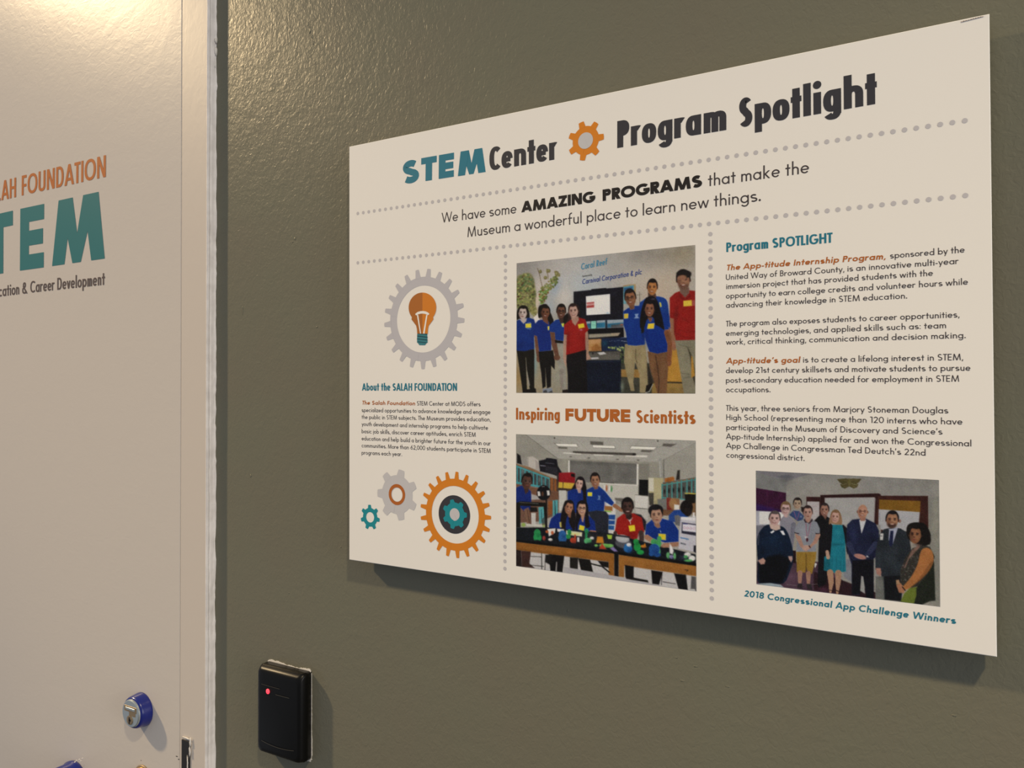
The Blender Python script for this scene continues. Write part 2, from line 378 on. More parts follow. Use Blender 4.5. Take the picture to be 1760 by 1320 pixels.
        for sx in (-1, 1):
            e(br, sx*.42+turn, -.17, .24, .055, .75, 1.8, sx*6); e(dark, sx*.40+turn, -.02, .24, .12, .6, 2.5)
            e('1c1412', sx*.40+turn, -.01, .13, .06, .7, 2.2)
        e(dark, turn*1.4+.02, .28, .18, .07, .75, 2); e(lit, turn*1.3, .12, .09, .17, .5, 2.5)
        if mouth == 'smile':
            e('5c2a24', turn, .55, .38, .12, .75, 2.2); e('d8c8b8', turn, .53, .28, .06, .85, 2.0)
            e(skin, turn, .40, .46, .10, .9, 2)
        else: e('7a3c34', turn, .55, .30, .06, .9, 1.6); e(dark, turn, .66, .24, .04, .5, 2)
        if glasses:
            for sx in (-1, 1):
                X, Y = q(sx*.42+turn, 0)
                s.Ln(glasses, sum([[X+math.cos(i*.785)*w*.32, Y+math.sin(i*.785)*h*.19] for i in range(9)], []), 2.4, .9, 1.6)
            s.Ln(glasses, [*q(-.1+turn, -.02), *q(.1+turn, -.02)], 2.4)
    def grain(s, a):
        s.C += s.rs.normal(0, a, (len(s.C), 1)); s.C += s.rs.normal(0, a*.5, s.C.shape); s.C = np.clip(s.C, .02, 1)
    def soften(s):
        c = s.C.reshape(s.nv, s.nu, 3); p = np.pad(c, ((1, 1), (1, 1), (0, 0)), 'edge')
        s.C = ((4*c+p[:-2, 1:-1]+p[2:, 1:-1]+p[1:-1, :-2]+p[1:-1, 2:])/8).reshape(-1, 3)
    def build(s, name, m, y, parent):
        s.soften()
        g = np.kron(s.rs.normal(0, 1, (s.nv//9+2, s.nu//9+2)), np.ones((9, 9)))[:s.nv, :s.nu]      # uneven printing and cloth folds
        for _ in range(5): g = (g+np.roll(g, 2, 0)+np.roll(g, -2, 0)+np.roll(g, 2, 1)+np.roll(g, -2, 1))/5
        s.C = s.C*(1+(.11-.10*np.clip(s.C.mean(1, keepdims=True)*1.6, 0, 1))*g.reshape(-1, 1)); q_ = np.sort(s.C, 1); m_ = q_[:, 2]-q_[:, 1]; s.C = s.C*(1-m_*np.where(s.C[:, 2] >= q_[:, 2], .9, .42))[:, None]*.975-.012      # press gamut: strong colours print deeper
        s.grain(.020)
        V = at_np(s.ox+s.X/s.f, s.oy+s.Y/s.f, y); nu, nv = s.nu, s.nv
        i = (np.arange(nv-1)[:, None]*nu+np.arange(nu-1)[None]).ravel(); F = np.stack([i, i+nu, i+nu+1, i+1], 1)
        me = bpy.data.meshes.new(name); me.vertices.add(len(V)); me.vertices.foreach_set('co', V.astype(np.float32).ravel())
        me.loops.add(F.size); me.loops.foreach_set('vertex_index', F.astype(np.int32).ravel()); me.polygons.add(len(F))
        me.polygons.foreach_set('loop_start', np.arange(0, F.size, 4, dtype=np.int32)); me.update()
        c = s.C; lin = np.where(c <= .04045, c/12.92, ((c+.055)/1.055)**2.4)/np.array(PAPER)*.84
        col = np.ones((len(V), 4), np.float32); col[:, :3] = np.clip(lin, 0, .9)
        at_ = me.color_attributes.new('ink', 'FLOAT_COLOR', 'POINT'); at_.data.foreach_set('color', col.ravel())
        me.materials.append(m); return link(bpy.data.objects.new(name, me), parent)
def photo_group():
    c = Canvas(870, 410, 4.7147, ((85, 200), (1532, 52), (1532, 1256), (82, 1250)), 320, 262)
    c.G('aaa49c', '86806f', 60, 1250)
    # painted sky on the wall
    c.B('7c766e', 100, 230, 200, 110, .8); c.B('b9aea2', 420, 330, 170, 160, .7); c.B('a8afae', 640, 400, 190, 190, .7)
    c.B('857d70', 1150, 130, 330, 110, .75); c.B('8a7d64', 1440, 120, 170, 120, .8); c.B('b3a084', 1400, 330, 200, 120, .5)
    c.B('bda68c', 1230, 470, 160, 190, .8); c.B('c0b29d', 1060, 330, 140, 100, .5); c.B('a39d92', 850, 160, 140, 50, .6)
    c.B('c6bcae', 470, 480, 70, 90, .8); c.B('8496a4', 400, 400, 40, 85, .55, 25); c.B('93a2ab', 350, 560, 46, 66, .5)
    c.B('c3b5a4', 275, 400, 50, 90, .7); c.B('b7b2a6', 560, 230, 45, 45, .5)
    c.R('a89683', 232, 560, 300, 820, soft=6); c.P('d6cbbd', [222, 640, 262, 600, 270, 660, 240, 690])
    # lower wall and floor between the figures
    c.P('93856a', [82, 900, 500, 900, 500, 1250, 82, 1250], soft=8); c.B('9c7d4c', 100, 1130, 40, 110, .8); c.B('6f8b8c', 225, 1010, 30, 110, .8)
    c.B('8b8878', 420, 1120, 80, 140, .8); c.B('8c9aa0', 232, 850, 14, 60, .8)
    # leaf bush on the left
    c.P('75704a', [85, 330, 130, 290, 190, 280, 225, 330, 235, 400, 245, 480, 235, 560, 245, 610, 200, 600, 85, 560], soft=8, sm=True)
    c.leaves(['5f6b35', '7d8246', '9a9a58', '48512c', '6d7a3c', '8b8a4c', '3d3a22', 'a5a268', '6b5436'], [85, 330, 130, 290, 195, 290, 235, 400, 240, 560, 245, 610, 190, 590, 85, 560], 260, 4, 11, 3)
    c.leaves(['5a7048', '6e8250', '4c5e38'], [85, 340, 130, 285, 200, 290, 225, 350, 200, 420, 90, 430], 60, 4, 10, 4)
    for e in ((100, 470, 8), (128, 375, 6), (112, 490, 7)): c.E('4a3026', *e[:2], e[2], e[2]*.8)
    # branch with round leaves
    c.P('c6b49c', [240, 480, 270, 430, 285, 470, 262, 540, 240, 600], soft=5)
    c.Ln('6c5c46', [253, 240, 272, 300, 280, 340, 290, 380, 300, 420], 5); c.Ln('7a6a48', [332, 250, 338, 300, 340, 330], 5)
    for x, y, rx, ry in ((277, 268, 12, 15), (345, 262, 15, 15), (331, 262, 6, 18), (318, 318, 14, 15), (410, 285, 17, 22), (398, 270, 9, 9), (430, 295, 8, 14)):
        c.E('6d6540', x, y, rx, ry); c.E('8a8452', x-3, y-4, rx*.5, ry*.5)
    c.leaves(['6b7a3e', '57662f', '86854a', '434a28', '7a6e42'], [285, 400, 330, 360, 385, 310, 425, 300, 415, 360, 380, 400, 330, 430, 300, 420], 90, 5, 11, 6)
    c.leaves(['5d8038', '6e8a44', '4d5a2c', '74502e', '86904a'], [265, 430, 300, 415, 345, 425, 330, 470, 300, 530, 280, 530, 270, 480], 80, 5, 11, 8)
    c.leaves(['8b8452', '74703c', 'a39a66', '5c5c32'], [200, 560, 245, 550, 250, 600, 230, 630, 200, 610], 40, 5, 10, 9)
    # framed picture, signpost
    c.P('a0845c', [948, 380, 1050, 368, 1050, 520, 948, 530]); c.P('4d8ea0', [950, 392, 1034, 378, 1034, 520, 950, 530]); c.P('3a6690', [955, 402, 1024, 390, 1024, 420, 955, 432])
    c.B('86a6a0', 970, 500, 25, 30, .8); c.Ln('5a5144', [1080, 432, 1082, 540], 4); c.Ln('5a5144', [1055, 458, 1100, 452], 3)
    # tv and desk
    c.P('14141c', [546, 430, 948, 392, 950, 655, 648, 660, 590, 660, 546, 560]); c.P('0d0d12', [690, 410, 810, 400, 812, 412, 690, 420])
    c.P('d9d3cb', [646, 468, 841, 449, 843, 610, 650, 621]); c.P('c4504a', [652, 519, 713, 513, 713, 524, 652, 528]); c.P('c4504a', [652, 543, 713, 537, 713, 558, 652, 563])
    c.P('d98078', [655, 530, 712, 526, 712, 534, 655, 538]); c.B('7aa0b0', 822, 603, 12, 5, .8)
    c.P('161620', [600, 655, 950, 650, 960, 1250, 600, 1250]); c.P('8e989b', [650, 672, 800, 660, 955, 655, 955, 720, 650, 735]); 
    c.P('2b6b86', [655, 690, 800, 680, 800, 720, 655, 728]); c.P('2d6a84', [820, 690, 950, 680, 950, 712, 820, 722]); c.P('182430', [803, 662, 818, 660, 820, 740, 803, 740])
    c.P('503c34', [850, 700, 950, 690, 950, 720, 850, 724], a=.7, soft=6); c.B('b4604c', 935, 697, 12, 8, .7)
    c.P('20222c', [683, 660, 733, 655, 733, 735, 683, 740]); c.P('8fd0b4', [688, 670, 728, 668, 728, 730, 688, 733])
    for y in (685, 700, 715): c.Ln('3a6a5a', [696, y, 720, y-1], 2.5)
    c.P('0c0c10', [600, 735, 950, 722, 955, 800, 600, 800]); c.P('8f8672', [668, 775, 850, 768, 920, 765, 905, 788, 668, 808], soft=5); c.P('9c8b72', [850, 768, 925, 764, 905, 788, 850, 790])
    c.P('1d1a18', [600, 806, 770, 806, 940, 806, 940, 930, 600, 930]); c.P('b0804a', [662, 820, 768, 815, 772, 912, 660, 914]); c.P('c09060', [662, 820, 768, 815, 768, 840, 690, 860, 662, 850], a=.8, soft=8)
    c.P('8c5424', [690, 880, 730, 850, 765, 880, 765, 910, 690, 912], a=.6, soft=6)
    c.P('16233f', [776, 810, 990, 800, 990, 910, 776, 912]); c.B('1c4a5c', 800, 850, 26, 28, .7); c.Ln('8fa0b4', [838, 832, 862, 828], 3, .7); c.Ln('8fa0b4', [875, 830, 918, 826], 3, .7); c.Ln('9aa6b4', [932, 828, 985, 836], 4, .8)
    c.Ln('8090a8', [930, 806, 970, 800], 4, .6); c.leaves(['a8b060', '8a9a50', 'b8b878', '6a7a40'], [820, 880, 860, 875, 900, 880, 975, 870, 975, 900, 930, 915, 880, 895, 820, 895], 42, 4, 8, 5)
    c.leaves(['5a6a40', '2c3820', '465034', '38422a'], [925, 900, 972, 890, 972, 1010, 928, 1010], 50, 4, 9, 6)
    c.P('57534a', [640, 925, 922, 915, 922, 985, 640, 990]); c.P('413e38', [640, 915, 922, 905, 922, 940, 640, 935], soft=8, a=.6); c.P('b9b4ae', [738, 925, 790, 918, 812, 935, 760, 944]); c.P('b0aca6', [680, 965, 745, 962, 752, 974, 690, 980])
    c.E('201c1a', 702, 930, 6, 9); c.P('0f1522', [500, 988, 930, 984, 935, 1250, 500, 1250]); c.P('222c3e', [640, 995, 925, 988, 925, 998, 640, 1006], a=.5)
    # yellow floor blocks on the right
    c.P('37362c', [930, 1010, 1532, 1010, 1532, 1256, 930, 1256]); c.P('8c6a38', [932, 1060, 1110, 1060, 1110, 1130, 932, 1120]); c.P('b08034', [1300, 900, 1532, 880, 1532, 1170, 1430, 1165, 1300, 1165], soft=5)
    c.P('8a6c38', [1180, 1170, 1532, 1175, 1532, 1256, 1180, 1256], soft=5); c.B('6e5a38', 1460, 1220, 60, 30, .7); c.B('8f9a86', 940, 1200, 16, 40, .6); c.P('1a1612', [1300, 1158, 1532, 1166, 1532, 1176, 1300, 1166], a=.9)
    K = '1a1413'
    # man in blue at the back
    c.P('1f4fae', [1078, 540, 1110, 500, 1160, 470, 1240, 470, 1300, 500, 1318, 600, 1325, 740, 1200, 740, 1080, 700], sm=True); c.limb('8c5a3a', [1300, 735, 1330, 850, 1320, 990], [56, 46, 36]); c.E('7c4e34', 1318, 1005, 22, 30)
    c.P('4a342a', [1150, 440, 1210, 440, 1218, 480, 1150, 480]); c.face(1184, 395, 40, 62, 'a96c3c', '5a3624', 'c98a50', K, tilt=2, turn=-.05)
    c.P('c8b436', [1240, 515, 1254, 520, 1260, 552, 1248, 556])
    # man in red on the right
    c.limb('97664a', [1350, 650, 1355, 760, 1362, 870], [52, 40, 30]); c.E('8e5e44', 1362, 880, 15, 28)
    c.P('77705a', [1366, 815, 1532, 815, 1532, 1256, 1440, 1256, 1405, 1050, 1380, 900]); c.P('3a3426', [1470, 880, 1500, 940, 1532, 1080, 1532, 1200, 1505, 1100, 1490, 960], soft=5); c.P('b08034', [1500, 950, 1510, 960, 1530, 1110, 1500, 1130])
    for a in ((1400, 860, 1480, 880), (1420, 1090, 1480, 1100), (1440, 1130, 1490, 1120)): c.Ln('4e4a3a', a, 6, .6, 5)
    c.B('8c8468', 1430, 960, 24, 90, .5)
    c.P('a5201a', [1325, 480, 1370, 440, 1440, 415, 1532, 425, 1532, 820, 1375, 825, 1362, 760, 1360, 650, 1326, 640], soft=3); c.P('741612', [1362, 560, 1400, 540, 1390, 640, 1366, 780, 1360, 700], soft=10, a=.7)
    for a in ((1380, 770, 1450, 800, 1532, 805), (1400, 740, 1470, 760, 1532, 752), (1420, 640, 1480, 680)): c.Ln('6e1410', a, 6, .5, 6)
    c.P('6e5244', [1405, 400, 1482, 395, 1485, 440, 1450, 480, 1410, 440], soft=4); c.P('7a1612', [1400, 430, 1420, 470, 1450, 492, 1490, 440, 1500, 470, 1450, 505, 1405, 480], a=.8)
    c.face(1436, 335, 54, 76, '8c6048', '4a3028', 'a87c5c', K, tilt=-4, turn=-.05, beard='5a4034'); c.E(K, 1440, 288, 62, 34, 0, 4); c.E('8c6048', 1425, 318, 38, 22, -6, 5)
    c.P('d2b23c', [1436, 504, 1504, 498, 1506, 545, 1436, 551]); c.P('a85048', [1508, 498, 1532, 498, 1532, 542, 1508, 545])
    # woman in front: khaki trousers, blue shirt, long black hair
    c.P('6c4a30', [1145, 915, 1310, 905, 1312, 1050, 1300, 1256, 1225, 1256, 1195, 1150, 1165, 1050]); c.Ln('3e2a1c', [1210, 950, 1225, 1030, 1238, 1140, 1235, 1250], 9, .8, 5); c.B('8a6240', 1185, 1030, 16, 90, .5); c.B('83603e', 1270, 1050, 18, 120, .4)
    # man with glasses, blue shirt, khaki trousers
    c.P('8a7a58', [962, 855, 1125, 850, 1140, 960, 1150, 1180, 1140, 1250, 1082, 1250, 1080, 1100, 1045, 1000, 1030, 1160, 1040, 1235, 1010, 1235, 975, 1100, 955, 1000]); c.Ln('5c4f36', [1050, 900, 1048, 960, 1060, 1010], 8, .8, 5); c.B('a4946c', 1000, 960, 22, 90, .6); c.B('9c8c64', 1110, 1000, 16, 120, .5)
    c.P('15120e', [1135, 1190, 1185, 1168, 1190, 1185, 1150, 1245, 1128, 1245]); c.Ln('c8c4ba', [1190, 1180, 1160, 1240, 1130, 1250], 4); c.P('26201a', [1140, 1000, 1160, 1050, 1190, 1170, 1150, 1180], a=.8, soft=6)
    c.P('1646ac', [950, 590, 985, 565, 1040, 545, 1090, 545, 1120, 580, 1122, 860, 1050, 868, 985, 862, 970, 760, 952, 700], soft=3); c.P('0e2f7c', [1085, 600, 1100, 640, 1098, 800, 1125, 850, 1125, 600], soft=8, a=.8); c.B('1f55c0', 1010, 700, 30, 80, .5)
    c.P('6c4834', [990, 530, 1040, 525, 1040, 570, 1005, 580], soft=4); c.face(1006, 480, 44, 66, '84563c', '4a2e22', 'a8724c', K, tilt=-8, turn=-.1, glasses='120e0e')
    c.P('d2b23c', [955, 610, 990, 607, 988, 646, 955, 650]); c.P('a8b4c4', [1040, 612, 1075, 608, 1065, 628, 1080, 646, 1034, 648, 1048, 630], a=.8)
    c.P('0f0c10', [1120, 500, 1150, 472, 1190, 468, 1225, 500, 1250, 580, 1275, 680, 1280, 745, 1230, 720, 1190, 640, 1140, 660, 1120, 720, 1085, 720, 1090, 600], sm=True)
    c.P('1242b0', [1110, 740, 1130, 690, 1190, 670, 1240, 700, 1290, 750, 1312, 800, 1312, 915, 1225, 932, 1160, 915, 1138, 850], soft=3); c.P('15130f', [1085, 640, 1125, 660, 1118, 760, 1095, 770], soft=5); c.P('0f0c10', [1195, 640, 1255, 620, 1282, 745, 1240, 715, 1205, 700])
    c.limb('7c4c30', [1298, 760, 1325, 860, 1318, 990], [40, 36, 30]); c.P('1646ac', [1262, 600, 1314, 600, 1318, 735, 1285, 740, 1275, 680]); c.B('0d2c80', 1140, 780, 14, 60, .6)
    c.P('6e4634', [1145, 640, 1185, 640, 1180, 668, 1165, 680], soft=4); c.face(1162, 570, 40, 62, '80523c', '4a2e24', '9c6a4c', '0f0c10', tilt=2, turn=-.02, cap=.3); c.B('5c5058', 1190, 490, 16, 8, .6)
    c.P('d8b830', [1150, 690, 1202, 686, 1196, 730, 1142, 732])
    # four on the left: woman 1
    c.P('15120f', [95, 570, 120, 545, 160, 545, 182, 580, 190, 640, 170, 660, 110, 650, 88, 660, 85, 610], sm=True)
    c.P('15130f', [85, 900, 228, 895, 228, 1010, 228, 1205, 242, 1245, 195, 1245, 165, 1060, 158, 960, 168, 1200, 168, 1250, 135, 1250, 105, 1040]); c.P('8c8474', [160, 965, 168, 1060, 192, 1190, 178, 1200, 166, 1090])
    c.P('153b94', [85, 668, 115, 652, 185, 642, 225, 655, 235, 690, 235, 760, 225, 800, 228, 893, 150, 912, 85, 908]); c.B('0d2866', 120, 860, 40, 30, .6); c.B('1d4cb4', 170, 770, 30, 70, .5); c.P('b4a396', [108, 655, 168, 645, 162, 672, 140, 692], soft=4)
    c.face(135, 602, 34, 52, 'b8a294', '6e5850', 'cbb9aa', '15120f', tilt=2, turn=-.05, mouth='x', cap=.30); c.P('d8c43a', [156, 690, 202, 686, 203, 722, 157, 724]); c.Ln('a4b0c4', [168, 730, 200, 733], 5, .8); c.Ln('a4b0c4', [170, 684, 200, 680], 4, .7)
    # woman 2
    c.P('130f0e', [262, 560, 290, 535, 330, 535, 355, 590, 382, 660, 380, 690, 350, 720, 300, 640, 262, 640], sm=True); c.limb('6e4834', [245, 780, 250, 880, 262, 960], [36, 30, 26]); c.E('6a4532', 263, 975, 17, 28)
    c.P('12100f', [262, 915, 380, 905, 395, 1000, 392, 1062, 365, 1030, 362, 1200, 330, 1215, 318, 1050, 320, 1200, 295, 1215, 285, 1100, 268, 980]); c.P('1a3a9a', [225, 700, 260, 662, 320, 655, 365, 690, 365, 905, 268, 915, 250, 790, 222, 780]); c.B('102c78', 300, 760, 20, 90, .5)
    c.P('6e4634', [290, 640, 335, 640, 345, 700, 300, 670], soft=4); c.P('130f0e', [335, 600, 382, 655, 378, 690, 352, 715, 345, 650]); c.face(318, 598, 36, 50, '6c4230', '3c241c', '8c5c42', '130f0e', tilt=4, cap=.28); c.P('d8c43a', [336, 712, 350, 710, 348, 742, 338, 742])
    # woman 3
    c.P('8d8778', [395, 840, 460, 850, 480, 1000, 490, 1230, 455, 1235, 435, 1080, 400, 960], soft=5); c.P('7a6c64', [430, 1060, 465, 1060, 460, 1225, 440, 1225], a=.5, soft=8); c.limb('6a4634', [376, 750, 390, 860, 415, 960], [46, 42, 30]); c.E('6a4634', 412, 965, 26, 22)
    c.P('1d4aac', [355, 700, 400, 660, 450, 650, 480, 700, 470, 830, 400, 820, 395, 760, 350, 755]); c.P('15120f', [395, 822, 462, 830, 462, 850, 398, 845]); c.P('3c2a22', [420, 630, 470, 630, 480, 680, 440, 690], soft=5)
    c.P('120e0d', [465, 630, 500, 600, 510, 660, 480, 720, 462, 700], soft=4); c.face(446, 590, 36, 54, '5c3a2c', '34211b', '7c543e', '120e0d', tilt=2, glasses='15100f', cap=.3); c.P('c8c446', [446, 690, 470, 685, 465, 716, 455, 716])
    # woman 4: red shirt
    c.P('2a1c1a', [505, 560, 535, 528, 575, 535, 595, 580, 585, 640, 540, 640, 510, 690, 480, 715, 470, 700, 500, 650], sm=True); c.limb('a8846e', [484, 770, 478, 880, 474, 970], [34, 30, 24]); c.P('b08c76', [462, 960, 490, 960, 498, 1000, 484, 1038, 468, 1005])
    c.limb('9c7a64', [645, 760, 655, 860, 658, 940], [34, 28, 22]); c.P('a8846e', [645, 930, 668, 935, 690, 975, 640, 990])
    c.P('100e10', [490, 930, 648, 905, 650, 1000, 660, 1250, 508, 1250, 498, 1100, 488, 1000]); c.P('ae1f1a', [470, 700, 520, 660, 590, 640, 640, 655, 668, 740, 640, 765, 640, 902, 560, 925, 486, 943, 494, 780, 468, 775]); c.B('801410', 500, 830, 14, 80, .5); c.B('c42c24', 570, 780, 40, 90, .4); c.B('8a1612', 630, 820, 10, 60, .5)
    c.P('a8826e', [525, 630, 585, 630, 590, 660, 560, 708, 535, 680], soft=4); c.face(545, 586, 38, 54, 'b48e7c', '7c5648', 'cca894', '2a1c1a', tilt=-6, turn=-.05, cap=.30); c.P('dcc030', [580, 695, 630, 686, 636, 720, 588, 730]); c.B('b08aa4', 607, 740, 12, 7, .8)
    # shoes
    c.P('12100e', [135, 1225, 240, 1215, 243, 1250, 135, 1250]); c.P('7c8088', [295, 1218, 370, 1210, 378, 1248, 295, 1250]); c.P('14110f', [300, 1235, 325, 1225, 335, 1250, 370, 1230, 378, 1250, 300, 1250], a=.6); c.P('1a1210', [455, 1228, 500, 1222, 505, 1250, 455, 1250])
    return c
def photo_lab():
    c = Canvas(870, 680, 3.8824, ((66, 257), (1264, 300), (1270, 1306), (66, 1137)), 318, 262)
    c.G('8f8a7e', '9a9488', 260, 700); K = '14110f'
    c.P('9c978b', [66, 257, 1264, 300, 1264, 330, 1050, 430, 870, 455, 420, 430, 340, 420, 66, 262], soft=4); c.B('aaa599', 700, 340, 260, 60, .6)
    for a in ((262, 262, 450, 330, 560, 440), (450, 270, 620, 440), (620, 272, 660, 440), (900, 290, 760, 445), (1100, 296, 860, 450)): c.Ln('827d70', a, 2.5, .6)
    c.Ln('827d70', [200, 320, 1180, 345], 2, .5); c.Ln('827d70', [300, 372, 1080, 395], 2, .5)
    c.P('8b8679', [66, 257, 130, 259, 350, 425, 300, 420, 215, 440, 66, 400], soft=4); c.P('928d80', [1264, 322, 1055, 428, 1060, 560, 1264, 545], soft=4); c.Ln('5f5a50', [130, 260, 350, 425], 3, .7); c.Ln('6a655a', [1264, 315, 1050, 430], 3, .7)
    # ceiling lights and vents
    for p in ([322, 318, 470, 322, 482, 344, 345, 338], [575, 328, 722, 333, 730, 353, 578, 348], [835, 337, 1008, 342, 985, 362, 823, 356]): c.P('dcd6c6', p); c.Ln('4e4a42', p+p[:2], 3, .7)
    for p in ([375, 378, 500, 386, 500, 392, 385, 386], [585, 392, 715, 396, 715, 402, 585, 399], [800, 397, 948, 400, 935, 412, 795, 406]): c.P('d0cabb', p)
    for p in ([560, 304, 648, 308, 648, 330, 562, 326], [345, 341, 410, 345, 405, 355, 350, 352], [905, 362, 985, 366, 960, 378, 895, 374], [1050, 320, 1140, 322, 1100, 342, 1040, 335]): c.P('5c574e', p)
    c.P('46413a', [445, 370, 480, 371, 850, 383, 862, 384, 850, 400, 480, 385, 445, 381]); c.E('28231f', 855, 392, 12, 8)
    for x, y in ((322, 283), (1012, 303)): c.E('3a352e', x, y, 5, 5)
    for x, y in ((430, 408), (552, 416), (743, 425), (880, 430)): c.E('4c473f', x, y, 8, 3)
    # back wall, window shade, whiteboard
    c.P('8b8678', [340, 420, 1055, 445, 1055, 700, 340, 700], soft=3); c.P('67645d', [422, 432, 876, 455, 872, 590, 422, 575]); c.P('56534c', [422, 432, 876, 455, 876, 470, 422, 455], a=.5, soft=8)
    c.P('cfc9bb', [414, 432, 424, 432, 424, 515, 414, 515]); c.P('d8d2c4', [872, 456, 882, 457, 880, 596, 870, 595]); c.P('b3ad9f', [620, 580, 880, 596, 880, 700, 620, 700]); c.Ln('4e4a42', [600, 575, 718, 584], 5); c.Ln('d0cabc', [620, 586, 876, 598], 5)
    c.P('6c685c', [885, 455, 955, 455, 955, 560, 885, 560], a=.5); c.Ln('8f8c82', [1028, 425, 1035, 550], 20); c.Ln('6c695f', [1050, 430, 1052, 555], 8); c.Ln('aaa79c', [1024, 440, 1029, 540], 5)
    c.P('100f10', [887, 560, 950, 562, 948, 668, 885, 668]); c.P('c4beb2', [862, 662, 948, 670, 945, 755, 860, 745]); c.P('aea89c', [858, 750, 945, 758, 945, 830, 870, 800]); c.Ln('3c3832', [860, 748, 946, 758], 3); c.Ln('3c3832', [862, 662, 948, 670], 3)
    c.P('a79c76', [950, 548, 1052, 550, 1040, 600, 1035, 720, 985, 720, 950, 640]); c.P('c2bba6', [950, 548, 984, 550, 984, 640, 950, 636]); c.P('3f3b33', [950, 650, 984, 648, 984, 735, 955, 730]); c.P('958b66', [985, 700, 1035, 700, 1060, 770, 990, 760], a=.8)
    for p in ((670, 618, 8), (703, 622, 9)): c.E('b4643c' if p[0] < 700 else '4c8a50', p[0], p[1], p[2]*.7, 20)
    c.Ln('8f8a7e', [652, 612, 720, 616], 3); c.E('d4cec2', 656, 617, 5, 18); c.E('d4cec2', 690, 620, 5, 18)
    c.P('5c564e', [725, 682, 800, 686, 800, 730, 728, 720]); c.P('9d988c', [720, 690, 860, 745, 870, 800, 720, 800], a=.6)
    # right wall cabinets
    c.P('4b4a44', [1045, 580, 1264, 545, 1264, 690, 1045, 690]); c.P('8a6440', [1040, 590, 1264, 548, 1264, 553, 1040, 596])
    for x in (1040, 1074, 1106, 1142, 1170, 1206, 1238, 1262): c.Ln('46807a', [x, 592-(x-1040)*.18, x, 688], 9)
    c.Ln('46807a', [1040, 598, 1264, 560], 8); c.Ln('46807a', [1040, 680, 1215, 694], 8)
    for x, y in ((1056, 640), (1086, 635), (1116, 632), (1152, 630), (1184, 625), (1220, 620)): c.E('1c1c1a', x, y, 6, 16)
    c.P('a4622c', [1058, 552, 1115, 540, 1125, 555, 1118, 570, 1058, 578]); c.Ln('7a4620', [1080, 548, 1080, 574], 3); c.P('2c2722', [1142, 500, 1160, 495, 1158, 560, 1132, 564])
    c.P('6e6c64', [1010, 690, 1100, 690, 1100, 760, 1060, 770, 1010, 740]); c.P('8a3228', [1070, 680, 1100, 682, 1110, 770, 1072, 765]); c.P('8b6240', [1098, 682, 1156, 686, 1158, 765, 1105, 768]); c.E('9c7248', 1112, 720, 26, 34); c.P('cfc8bc', [1122, 725, 1156, 730, 1154, 762, 1120, 760]); c.P('15120f', [1192, 660, 1264, 650, 1264, 780, 1200, 790]); c.Ln('b8a848', [1195, 652, 1264, 654], 7)
    c.P('6a4a32', [985, 755, 1120, 765, 1100, 800, 990, 800]); c.P('7a5a3c', [1240, 720, 1264, 715, 1264, 800, 1240, 800])
    # left cabinets and stack of boxes
    c.P('b3aa9d', [140, 410, 175, 405, 215, 430, 225, 500, 140, 475]); c.P('9c9288', [195, 425, 222, 455, 220, 495, 198, 490]); c.P('1b1918', [72, 385, 95, 400, 105, 460, 72, 450]); c.P('8b857a', [95, 400, 150, 415, 150, 475, 105, 460], a=.6)
    c.P('16151a', [218, 435, 262, 425, 268, 415, 300, 418, 338, 425, 345, 470, 370, 510, 365, 545, 290, 520, 225, 505]); c.Ln('6c6a70', [228, 466, 262, 470], 6); c.Ln('4c4a50', [262, 448, 320, 455], 4); c.P('29272c', [262, 470, 340, 480, 345, 530, 262, 505], a=.8)
    c.P('3c4443', [66, 455, 295, 545, 295, 625, 66, 590]); c.P('8a6a4c', [66, 455, 150, 475, 295, 543, 295, 550, 66, 462]); c.Ln('438889', [66, 470, 295, 556], 10); c.Ln('438889', [66, 580, 292, 618], 12)
    for x in (74, 96, 126, 152, 182, 206, 236, 262, 290): c.Ln('438889', [x, 468+(x-66)*.37, x, 585+(x-66)*.15], 8)
    for x, y in ((110, 505), (168, 530), (222, 560), (250, 575)): c.B('6c7470', x, y, 8, 20, .7)
    c.P('6a4630', [290, 545, 350, 560, 350, 690, 290, 690]); c.Ln('9a5c2c', [305, 550, 305, 640], 8); c.Ln('9a5c2c', [328, 560, 328, 660], 7); c.P('2c2624', [338, 520, 362, 540, 355, 690, 345, 690], soft=4)
    c.P('6e4c38', [66, 590, 350, 640, 350, 700, 66, 700]); c.P('a39c94', [165, 655, 250, 680, 250, 705, 165, 705], soft=5); c.P('6f5040', [280, 690, 350, 700, 350, 830, 66, 850, 66, 700]); c.P('4f8f8e', [310, 700, 345, 695, 345, 820, 310, 830]); c.P('4f8f8e', [215, 745, 258, 740, 258, 850, 220, 855]); c.P('8a5028', [280, 705, 308, 702, 308, 790, 282, 800]); c.Ln('1e2a2c', [325, 705, 328, 810], 5); c.Ln('2a4a4a', [235, 760, 238, 840], 4)
    c.P('a81f26', [352, 515, 440, 512, 460, 520, 458, 585, 350, 578]); c.P('18100f', [432, 520, 458, 522, 458, 545, 432, 540]); c.P('c8a43a', [350, 576, 456, 584, 440, 628, 348, 618]); c.Ln('3a3020', [380, 578, 378, 625], 5); c.P('3a2c24', [350, 615, 440, 622, 440, 640, 350, 632]); c.P('b5b0a4', [350, 632, 400, 632, 402, 760, 355, 770]); c.P('9c968a', [275, 825, 360, 780, 420, 760, 420, 880, 275, 880], soft=4)
    c.P('9a9488', [272, 820, 300, 810, 300, 880, 272, 880])
